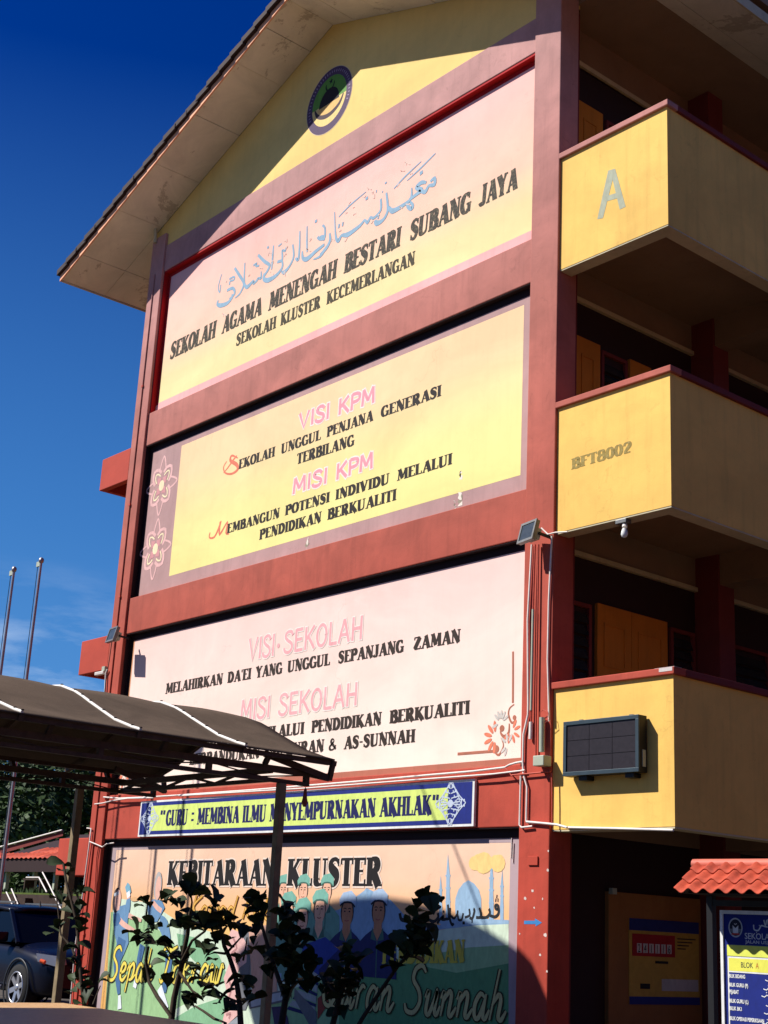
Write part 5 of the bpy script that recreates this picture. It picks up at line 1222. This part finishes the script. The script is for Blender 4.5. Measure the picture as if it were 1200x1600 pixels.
# white-edged header band, title and crest
c = PI_.w(*K((235, 395))[0]); r = .072
PI_.disc(c, r, r * 1.12, P_(176, 180, 186), False, 28); PI_.disc(c, r * .84, r * .95, P_(30, 34, 52), False, 28); PI_.disc((c[0], c[1] - .01), r * .82, r * .55, P_(110, 116, 124), False, 20, a0=math.pi, a1=2 * math.pi)
PI_.poly([(c[0] - .03, c[1] + .02), (c[0], c[1] - .005), (c[0] + .03, c[1] + .02), (c[0] + .025, c[1] - .045), (c[0], c[1] - .06), (c[0] - .025, c[1] - .045)], P_(206, 206, 206), False)
PI_.poly([(c[0] - .035, c[1] - .045), (c[0] + .035, c[1] - .045), (c[0] + .045, c[1] - .06), (c[0] - .045, c[1] - .06)], P_(170, 50, 44), False)
PI_.ribbon([(c[0] - .012, c[1] + .035), (c[0], c[1] + .024), (c[0] + .012, c[1] + .035)], .006, P_(206, 206, 206), False, 1)
def sw(P, txt, xa, z, h, mat, wid): sans_word(P, txt, (xa, z), (xa + wid, z), h, mat, offset=.01)
s1 = PI_.w(*K((352, 535))[0]); s2 = PI_.w(*K((358, 590))[0]); LG = P_(200, 204, 206)
sw(PI_, 'SEKOLAH AGAMA MENENGAH', s1[0], s1[1], .05, LG, .95)
sw(PI_, 'JALAN USJ 5', s2[0], s2[1], .026, LG, .26)
for pts in (K((462, 360), (470, 420), (520, 430), (545, 390), (560, 370), (600, 380), (640, 390)), K((590, 300), (610, 370), (625, 300)), K((640, 290), (650, 370), (700, 380), (720, 300)), K((495, 455), (502, 455)), K((530, 370), (536, 368))):
    PI_.ribbon(pts, .011, LG)
s3 = PI_.w(*K((305, 893))[0]); sw(PI_, 'BLOK', s3[0], s3[1], .045, P_(60, 64, 60), .122); s3b = PI_.w(*K((488, 905))[0]); sw(PI_, 'A', s3b[0], s3b[1], .045, P_(190, 110, 50), .032)
rows = [('BILIK BIDANG', 1018), ('BILIK GURU (P)', 1128), ('PEJABAT', 1215), ('BILIK GURU (L)', 1328), ('BILIK BK1', 1422), ('BILIK OPERASI PEPERIKSAAN', 1546)]
rx = PI_.w(*K((155, 1000))[0])[0]
for i, (tx, py) in enumerate(rows):
    z = PI_.w(*K((155, py))[0])[1]; sans_word(PI_, tx, (rx, z), (rx + .0135 * len(tx), z), .03, M['signwhite'], offset=.03)
    wx = rx + .36 - .02 * (i % 3)
    PI_.ribbon([(wx, z), (wx + .03, z - .008), (wx + .05, z + .008), (wx + .06, z + .004), (wx + .075, z + .012), (wx + .09, z), (wx + .11, z + .01), (wx + .14, z + .03)], .007, M['signwhite'], False, 1)
    PI_.ribbon([(wx + .15, z), (wx + .18, z), (wx + .185, z + .03)], .007, M['signwhite'], False, 1); PI_.disc((wx + .05, z + .028), .005, .005, M['signwhite'], False, 6)
PI_.done('lettering', ib)
# roof of the board: ridge cap, pressed tiles in courses (each tile its own piece)
e0 = PY(1055, 1393, YI - .35); rz = PY(1082, 1350, YI - .02)
rfp = MB().add([(e0.x + .02, YI - .33, e0.z - .01), (xr_ + .25, YI - .33, e0.z - .01), (xr_ + .2, YI + .02, rz.z - .03), (rz.x + .04, YI + .02, rz.z - .03), (xr_ + .25, YI + .38, e0.z - .01), (e0.x + .02, YI + .38, e0.z - .01)], [(0, 1, 2, 3), (3, 2, 4, 5), (0, 3, 5), (1, 4, 2), (0, 5, 4, 1)]).build('roof_frame', M['black'], ib)
nx_t, ny_t = 18, 8
def tilemesh(w_, l_, rise):
    m_ = MB(); vs = []; 
    for j in range(3):
        for i in range(nx_t // 2 + 1):
            u = i / (nx_t // 2); v = j / 2
            zz = .020 * math.cos(u * 2 * math.pi) + (.0 if j else -.004) 
            vs.append((w_ * u, l_ * v, rise * v + zz + .020 * (1 - v)))
    k = nx_t // 2 + 1; fs = [(j * k + i, j * k + i + 1, (j + 1) * k + i + 1, (j + 1) * k + i) for j in range(2) for i in range(k - 1)]
    q = len(vs); vs += [(x, y + .001, z - .012) for x, y, z in vs]; fs += [tuple(q + a for a in reversed(f)) for f in fs]
    fs += [(i, q + i, q + i + 1, i + 1) for i in range(k - 1)]
    m_.add(vs, fs, True); return m_
cnt = 3; tw = .155; run = (YI - .02) - (YI - .37); lz = run / cnt; rs = (rz.z - e0.z) / cnt
first = None; ix = 0
for r_ in range(cnt):
    xs = e0.x + math.floor((rz.x - e0.x) * r_ / cnt / tw + .5) * tw
    n_ = int((xr_ + .25 - xs) / tw)
    for i in range(n_):
        pos = Vector((xs + i * tw, YI - .37 + lz * r_, e0.z + rs * r_ + .004 * r_))
        if first is None:
            mb_ = tilemesh(tw, lz * 1.12, rs * 1.12); mb_.v = [v + pos for v in mb_.v]; first = mb_.build('roof_tile', M['tin'], ib); fp = pos
        else: link_copy(first, ib, pos - fp)
MB().tube([(rz.x + .0, YI, rz.z - .0), (xr_ + .22, YI, rz.z - .0)], .045, 10).build('ridge_cap', flat('dull_ridge_cap', srgb(200, 104, 84), .6, var=.2), ib)

# poster case on the ochre wall
YP0, YP1 = 1.785, 3.14; zt, zb_ = 1.80, .815
pt = thing('poster', 'yellow notice poster with red date counter on the ochre wall below the balcony', 'poster', (XW + .06, 2.45, zb_))
MB().box((XW + .062, YP0, zb_), (XW + .07, YP1, zt)).build('sheet', P_(196, 160, 70), pt)
def pbox(y0, y1, z0, z1, mat, name, k=1):
    return MB().box((XW + .0705, YP0 + (YP1 - YP0) * y0, zb_ + (zt - zb_) * z0), (XW + .071 + .003 * k, YP0 + (YP1 - YP0) * y1, zb_ + (zt - zb_) * z1)).build(name, mat, pt)
pbox(0, 1, .86, 1, P_(40, 50, 120), 'header_band'); pbox(0, 1, 0, .09, P_(40, 50, 120), 'footer_band')
rp = pbox(.04, .64, .56, .82, P_(170, 36, 40), 'date_plate', 2)
for i, ch in enumerate('241116'):
    y0 = .10 + .085 * i; pbox(y0, y0 + .06, .60, .71, P_(214, 206, 196), 'number_card', 4)
    cu = bpy.data.curves.new('t', 'FONT'); cu.body = ch; cu.size = .15; o_ = bpy.data.objects.new('t', cu); COL.objects.link(o_); dg = bpy.context.evaluated_depsgraph_get(); dg.update()
    me = bpy.data.meshes.new_from_object(o_.evaluated_get(dg)); m_ = MB().add([(XW + .086, YP0 + (YP1 - YP0) * (y0 + .006) + v.co.x * .65, zb_ + (zt - zb_) * .605 + v.co.y * .9) for v in me.vertices], [list(p.vertices) for p in me.polygons]); bpy.data.objects.remove(o_)
    m_.build('numeral', P_(20, 20, 20), pt)
for i in range(4): pbox(.68, .95 - .05 * i, .78 - .04 * i, .795 - .04 * i, P_(60, 50, 40), 'text_line')
pbox(.45, .98, .16, .30, P_(190, 190, 180), 'panel'); pbox(.15, .28, .18, .24, P_(40, 36, 30), 'text_line', 2); pbox(.36, .54, .48, .51, P_(40, 36, 30), 'text_line', 2)

# ================================================================== FOREGROUND LEDGE AND SHRUBS
lw = thing('planter_wall', 'low brown polished planter wall across the near left corner', 'wall', (19.5, -10, -.12))
MB().box((16.86, -10.9, 1.14), (23.5, -9.29, 1.2)).build('coping_slab', M['coping'], lw, .02)
MB().box((16.95, -10.8, -.12), (23.4, -9.4, 1.139)).build('wall_body', M['apron'], lw)
MB().box((14.6, -9.395, -.12), (23.4, -7.6, .95)).build('planter_bed', M['soil'], lw)

def leafmesh(L_=.085, W2=.04):
    me = MB(); o_ = [(0, 0), (.25, .45), (.55, .88), (.78, 1.0), (.93, .7), (1.0, .15)]
    vs = [(0, 0, 0)]; fs = []
    for sgn in (1, -1): pass
    left = [(u * L_, v * W2 / 1, .012 * math.sin(u * 3.1) + .010 * v) for u, v in o_[1:]]
    right = [(x, -y, z) for x, y, z in left]; mid = [(x, 0, .012 * math.sin(x / L_ * 3.1) - .004) for x, _, _ in left]
    vs = [(0, 0, 0)] + left + right + mid; k = len(left)
    fs = [(0, 1 + 2 * k, 1), (0, 1 + k, 1 + 2 * k)]
    for i in range(k - 1): fs += [(1 + i, 1 + 2 * k + i, 2 + 2 * k + i, 2 + i), (1 + 2 * k + i, 1 + k + i, 2 + k + i, 2 + 2 * k + i)]
    m_ = bpy.data.meshes.new('leaf'); m_.from_pydata(vs, [], fs); m_.polygons.foreach_set('use_smooth', [True] * len(fs)); m_.materials.append(M['leaf']); return m_
LM = [leafmesh(), leafmesh(.075, .03), leafmesh(.095, .044)]
def shrub(name, label, stems, clusters, Y=-8.8, group='young shrubs behind the planter wall'):
    base = PY(*stems[0][0][0], Y); base.z = .95
    t = thing(name, label, 'shrub', base, group); BASE[t.name] = base
    for pts, r in stems:
        q = [PY(px, py, Y + random.uniform(-.03, .03)) for px, py in pts]
        if pts[0][1] > 1575: q = [Vector((q[0].x, q[0].y, .93))] + q
        MB().tube(q, r, 7, r * .5).build('stem', M['bark'], t)
    cnt = 0
    for cx, cy, n_, rad in clusters:
        c = PY(cx, cy, Y + random.uniform(-.05, .05)); rad *= .8
        for k in range(max(2, int(n_ * .8))):
            az = random.uniform(0, 2 * math.pi); el = random.uniform(-.25, 1.15)
            d = Vector((math.cos(az) * math.cos(el), math.sin(az) * math.cos(el), math.sin(el)))
            p = c + Vector((random.uniform(-1, 1), random.uniform(-1, 1), random.uniform(-1, 1))) * rad * .35 - d * .01
            o = bpy.data.objects.new('leaf', random.choice(LM)); COL.objects.link(o); o.parent = t
            o.location = p - base; sc = random.uniform(.55, .92); o.scale = (sc, sc * random.uniform(.8, 1.1), sc)
            o.rotation_euler = (d.to_track_quat('X', 'Z').to_matrix() @ Matrix.Rotation(random.uniform(-.7, .7), 3, 'X')).to_euler()
random.seed(11)
shrub('shrub', 'spreading dark shrub in front of the takraw players on the mural',
      [([(268, 1592), (272, 1560), (281, 1520), (285, 1500), (293, 1460), (297, 1425)], .014), ([(267, 1588), (245, 1556), (233, 1535), (228, 1500), (232, 1480)], .010),
       ([(285, 1500), (300, 1470), (320, 1455), (331, 1430), (333, 1415)], .006), ([(228, 1440), (229, 1425), (231, 1408)], .005), ([(297, 1430), (300, 1410), (298, 1395)], .005), ([(283, 1505), (266, 1490), (252, 1470)], .005), ([(281, 1520), (300, 1548), (318, 1560)], .006)],
      [(228, 1412, 7, .05), (222, 1468, 13, .09), (236, 1455, 7, .06), (262, 1412, 7, .07), (280, 1420, 6, .06), (296, 1396, 8, .05), (312, 1396, 4, .04), (300, 1440, 12, .10), (283, 1450, 8, .06), (320, 1440, 9, .07), (333, 1412, 3, .02), (268, 1480, 6, .06), (262, 1500, 3, .04), (286, 1500, 10, .07), (296, 1520, 6, .05), (232, 1530, 4, .04), (322, 1452, 5, .05), (262, 1540, 3, .03)])
shrub('shrub', 'curving thin-stemmed shrub left of the grey canopy post',
      [([(376, 1600), (374, 1565), (368, 1525), (358, 1495), (350, 1478), (346, 1455), (338, 1430)], .012), ([(352, 1598), (335, 1592), (318, 1580), (305, 1572)], .007), ([(372, 1566), (358, 1560), (342, 1550), (330, 1540)], .005), ([(352, 1490), (335, 1488), (325, 1492)], .005), ([(355, 1488), (368, 1474), (376, 1465)], .005), ([(380, 1500), (384, 1480), (386, 1465)], .004)],
      [(333, 1416, 6, .03), (337, 1432, 4, .03), (350, 1437, 5, .04), (328, 1455, 4, .04), (357, 1450, 4, .04), (370, 1455, 3, .03), (382, 1465, 3, .03), (340, 1472, 6, .04), (356, 1474, 3, .03), (320, 1488, 4, .04), (326, 1500, 3, .04), (372, 1505, 4, .05), (318, 1535, 6, .05), (332, 1543, 4, .03), (298, 1572, 7, .05), (322, 1560, 6, .05), (345, 1565, 4, .03), (350, 1583, 4, .04), (385, 1565, 5, .05), (358, 1540, 3, .03)])
shrub('shrub', 'dense dark shrub clump around the base of the grey canopy post',
      [([(440, 1600), (446, 1560), (452, 1520), (455, 1470), (452, 1440)], .014), ([(446, 1560), (425, 1500), (413, 1460), (408, 1440)], .009), ([(452, 1530), (470, 1500), (475, 1490)], .008)],
      [(402, 1412, 9, .06), (408, 1430, 9, .06), (404, 1455, 6, .06), (400, 1480, 5, .05), (412, 1498, 6, .06), (418, 1520, 5, .06), (452, 1440, 16, .08), (448, 1465, 16, .11), (465, 1485, 16, .12), (445, 1500, 14, .11), (470, 1510, 14, .11), (455, 1530, 12, .10), (490, 1500, 6, .06), (385, 1545, 4, .04), (448, 1420, 4, .05), (480, 1545, 7, .08), (452, 1555, 6, .08)])
shrub('shrub', 'bushy dark shrub in the shade before the painted books',
      [([(520, 1600), (530, 1560), (540, 1530), (545, 1505)], .012), ([(530, 1560), (515, 1540), (508, 1525)], .007)],
      [(540, 1500, 10, .08), (555, 1515, 10, .08), (525, 1530, 12, .10), (545, 1545, 12, .09), (530, 1560, 9, .08), (560, 1535, 5, .06), (510, 1550, 6, .06), (535, 1585, 4, .06)])
shrub('shrub', 'tall leaning shrub whose top leaf rosette reaches the painted mosque',
      [([(556, 1608), (570, 1585), (590, 1555), (607, 1530), (625, 1505), (645, 1485), (662, 1462), (666, 1430)], .008)],
      [(664, 1410, 7, .03), (676, 1425, 3, .02), (652, 1425, 3, .02), (650, 1440, 5, .04), (650, 1462, 12, .08), (640, 1480, 14, .09), (660, 1485, 14, .09), (672, 1475, 8, .07), (635, 1495, 7, .06), (612, 1495, 3, .03), (618, 1515, 4, .03)])
shrub('shrub', 'glossy broad-leaved shrub left of the mural beside the leaning post',
      [([(136, 1600), (130, 1560), (124, 1500), (120, 1440), (104, 1380), (99, 1350)], .010), ([(126, 1520), (112, 1480), (95, 1460), (88, 1400)], .006), ([(145, 1570), (152, 1552), (157, 1540)], .004)],
      [(99, 1352, 2, .02), (104, 1368, 3, .02), (124, 1432, 5, .05), (122, 1400, 6, .06), (92, 1408, 4, .04), (120, 1455, 5, .05), (86, 1455, 4, .05), (116, 1480, 6, .05), (122, 1505, 7, .06), (118, 1530, 8, .06), (124, 1550, 8, .07), (158, 1535, 3, .015), (130, 1570, 5, .05), (112, 1420, 5, .06)])

# ================================================================== BACKGROUND LEFT
random.seed(5)
def tree(name, label, base, h, rx, n_, mat, leaf=.35):
    t = thing(name, label, 'tree', base, 'dark trees behind the walkway' if base[1] > 0 else 'unseen trees added behind the camera')
    b = Vector(base)
    MB().tube([b, b + Vector((.1, 0, h * .35)), b + Vector((-.1, .1, h * .7))], .25, 8, .1).build('trunk', M['bark'], t)
    lm = MB()
    for i in range(5):
        a = random.uniform(0, 6.28); lm.tube([b + Vector((0, 0, h * .35)), b + Vector((math.cos(a) * rx * .6, math.sin(a) * rx * .6, h * random.uniform(.5, .85)))], .09, 6, .03)
    lm.build('limb', M['bark'], t)
    cr_ = MB(); blobs = [(b + Vector((random.gauss(0, rx * .45), random.gauss(0, rx * .45), h * random.uniform(.25, .95))), rx * random.uniform(.3, .5)) for _ in range(16)]
    for i in range(n_):
        c, r = random.choice(blobs); d = Vector((random.gauss(0, 1), random.gauss(0, 1), random.gauss(0, 1))).normalized()
        p = c + d * r * random.uniform(.6, 1.05); u = Vector((random.gauss(0, 1), random.gauss(0, 1), random.gauss(0, .6))).normalized(); v = u.cross(d).normalized() if abs(u.dot(d)) < .95 else u.orthogonal()
        s_ = leaf * random.uniform(.5, 1); k = len(cr_.v)
        cr_.add([p - u * s_ / 2, p + v * s_ * .3, p + u * s_ / 2, p - v * s_ * .3], [(0, 1, 2, 3)])
    cr_.build('crown', mat, t)
for i, (px, d, h, rx, lb) in enumerate(((-60, 66, 9.6, 5.2, 'dark tree at the far left edge under the canopy roof'), (10, 70, 9.4, 5, 'dark tree behind the pavilion roof'), (60, 74, 9.8, 5.2, 'dark tree behind the red wall box by the left post'), (110, 66, 8.6, 4.6, 'sunlit-edged tree between the far canopy post and the red column'), (150, 78, 10, 5, 'tree hidden mostly by the left red column'))):
    r = ray(px, 1440); p = CAM + r * (d / Vector((r.x, r.y)).length)
    tree('tree', lb, (p.x, p.y, -.1), h, rx, 6500, M['leaf2'], .42)
# slope with grass behind
sl_ = MB(); a = [(-60, 3.2, 0.3), (-8, 3.2, 0.3), (-8, 3.2, 1.98), (-60, 3.2, 1.98)]
MB().box((-40, 5.0, -.12), (-1.5, 5.3, 1.95)).build('retaining_wall', M['stone'], None, label='dark stone retaining wall behind the parked blue car', category='wall')
MB().box((-40, 5.301, -.12), (-1.5, 60, 2.0)).build('grass_bank', M['grass'], None, kind='structure')
gm = MB()
for i in range(5000):
    x = random.uniform(-22, -6); y = 5.35 + random.random() ** 2 * 9; h = random.uniform(.05, .16); a = random.uniform(0, 3.14)
    gm.add([(x - .02 * math.cos(a), y - .02 * math.sin(a), 2.0), (x + .02 * math.cos(a), y + .02 * math.sin(a), 2.0), (x + random.uniform(-.04, .04), y, 2.0 + h)], [(0, 1, 2)])
gm.build('grass', M['leaf2'], None, kind='stuff')
# handrails on the steps
def rail(pts, label):
    t = MB(); q = [PY(*p) for p in pts]; t.tube(q, .018, 6)
    for a in q[:-1]: pass
    o = t.build('handrail', M['white'], None, label=label, category='handrail', group='white handrails on the bank')
rail([(41, 1371, 5.6), (61, 1371, 5.6), (73, 1394, 4.9)], 'white bent handrail at the top of the bank left of the leaning post')
rail([(66.5, 1363, 5.6), (77, 1383, 5.2), (88, 1406, 4.6), (97, 1424, 4.2)], 'long straight white handrail running down behind the car roof')
rail([(10, 1394, 5.0), (19, 1413, 4.6)], 'short lowest-left white handrail just above the car roof')
rail([(18, 1389, 5.0), (28, 1413, 4.6)], 'short white handrail beside the lowest-left one above the car roof')
st = thing('steps', 'concrete steps up the grassy bank behind the car', 'steps', (-9, 4.5, -.12))
for i in range(9): MB().box((-13.5, 3.2 + .2 * i, -.12 + .22 * i), (-11.6, 3.4 + .2 * i, .1 + .22 * i)).build('step', M['stone'], st)
# pavilion with tiled roof, gutter line and dark fascia
pv = thing('pavilion', 'low open pavilion with terracotta tiled roof and dark fascia behind the flagpoles', 'pavilion', (-14, 9, 2))
YV = 8.0
f0, f1, f2, f3 = PY(-20, 1343, YV), PY(95, 1343, YV), PY(95, 1362, YV), PY(-20, 1362, YV)
MB().box((f0.x, YV, f3.z), (f1.x + 1, YV + .12, f0.z)).build('fascia', M['dark'], pv)
MB().add([(f0.x, YV + .05, f0.z), (f1.x + 1, YV + .05, f0.z), (f1.x + 1, YV + 3, f0.z + 1.0), (f0.x, YV + 3, f0.z + 1.0)], [(0, 1, 2, 3)]).build('roof_deck', M['dark'], pv)
first = None
for j in range(4):
    for i in range(20):
        pos = Vector((f1.x + .6 - i * .3 , YV - .05 + j * .55, f0.z + .02 + j * .19))
        if j and i > 15 - j * 3: continue
        if first is None:
            mb_ = tilemesh(.3, .6, .21)
            mb_.v = [Vector((v.x, v.y, v.z * 1.0)) + pos for v in mb_.v]
            first = mb_.build('roof_tile', M['tin'], pv); fp = pos
        else: link_copy(first, pv, pos - fp)
g0, g1 = PY(-10, 1326, YV + 2.2), PY(97, 1297, YV + 2.2)
MB().tube([g0, g1], .028, 6).build('gutter', M['white'], pv)
MB().add([g0 + Vector((0, .05, -.03)), g1 + Vector((0, .05, -.03)), (g1.x, YV + 2.25, f0.z + .9), (g0.x, YV + 2.25, f0.z + .3)], [(0, 3, 2, 1)]).build('gable_infill', M['maroon'], pv)
for px in (12, 55, 88):
    a = PY(px, 1365, YV + .3); MB().bar((a.x, a.y, 1.9), (a.x, a.y, f3.z + .05), .12).build('post', M['greybox'], pv)
bn = thing('bench', 'dark bench on the grass under the pavilion', 'bench', (-14, 7.5, 2))
bc = PY(55, 1378, 7.6)
MB().box((bc.x - .6, 7.5, 2.42), (bc.x + .6, 7.8, 2.47)).build('seat', M['stone'], bn)
for dx in (-.5, .45): MB().box((bc.x + dx, 7.5, 2.0), (bc.x + dx + .06, 7.8, 2.419)).build('leg', M['stone'], bn)

# unseen block added to cut sky fill and warm the shaded side
nb = thing('bounce_block', 'unseen ochre and maroon block added right of the view to warm the shaded side', 'building', (38, 12, -.12))
MB().box((33, -12, -.12), (43, 40, 12.4)).build('wall', plaster('bounce_block_maroon', srgb(112, 66, 44), var=.1), nb)
for k in range(4):
    MB().box((32.8, -12.1, 2.7 + 3.1 * k), (33, 40.1, 3.3 + 3.1 * k)).build('beam', M['red_low'], nb)
    for j in range(12): MB().box((32.96, -10.5 + 4.2 * j, .8 + 3.1 * k), (33.01, -7.6 + 4.2 * j, 2.3 + 3.1 * k)).build('window', M['glass'], nb)
MB().prism([(32, 12.4), (44, 12.4), (38, 14.8)], -13, 41).build('roof', M['tile'], nb)

random.seed(21)  # unseen tree row added to cut low sky light on the front
for i, (x, y, h_) in enumerate(((-22, -42, 10), (-8, -46, 11), (6, -40, 10), (19, -44, 11.5), (32, -38, 10.5), (46, -30, 11))):
    tree('tree', 'unseen tree added behind the camera to block low sky, ' + ('far left', 'second from left', 'third from left', 'third from right', 'second from right', 'far right')[i], (x, y, -.1), h_, 5.5, 2600, M['leaf2'], .8)

a = PY(1036, 1052, 0)
for i, (x0_, x1_) in enumerate(((12.12, 12.30),)):
    MB().box((x0_, YBAL - .043, 4.369 - .045), (x1_, YBAL - .0405, 4.369 - .004)).build('bare_patch', P_(206, 196, 190), bl)
    MB().box((12.05, YBAL - .03, 4.3695), (12.32, YBAL + .1, 4.372)).build('bare_patch', P_(206, 196, 190), bl)
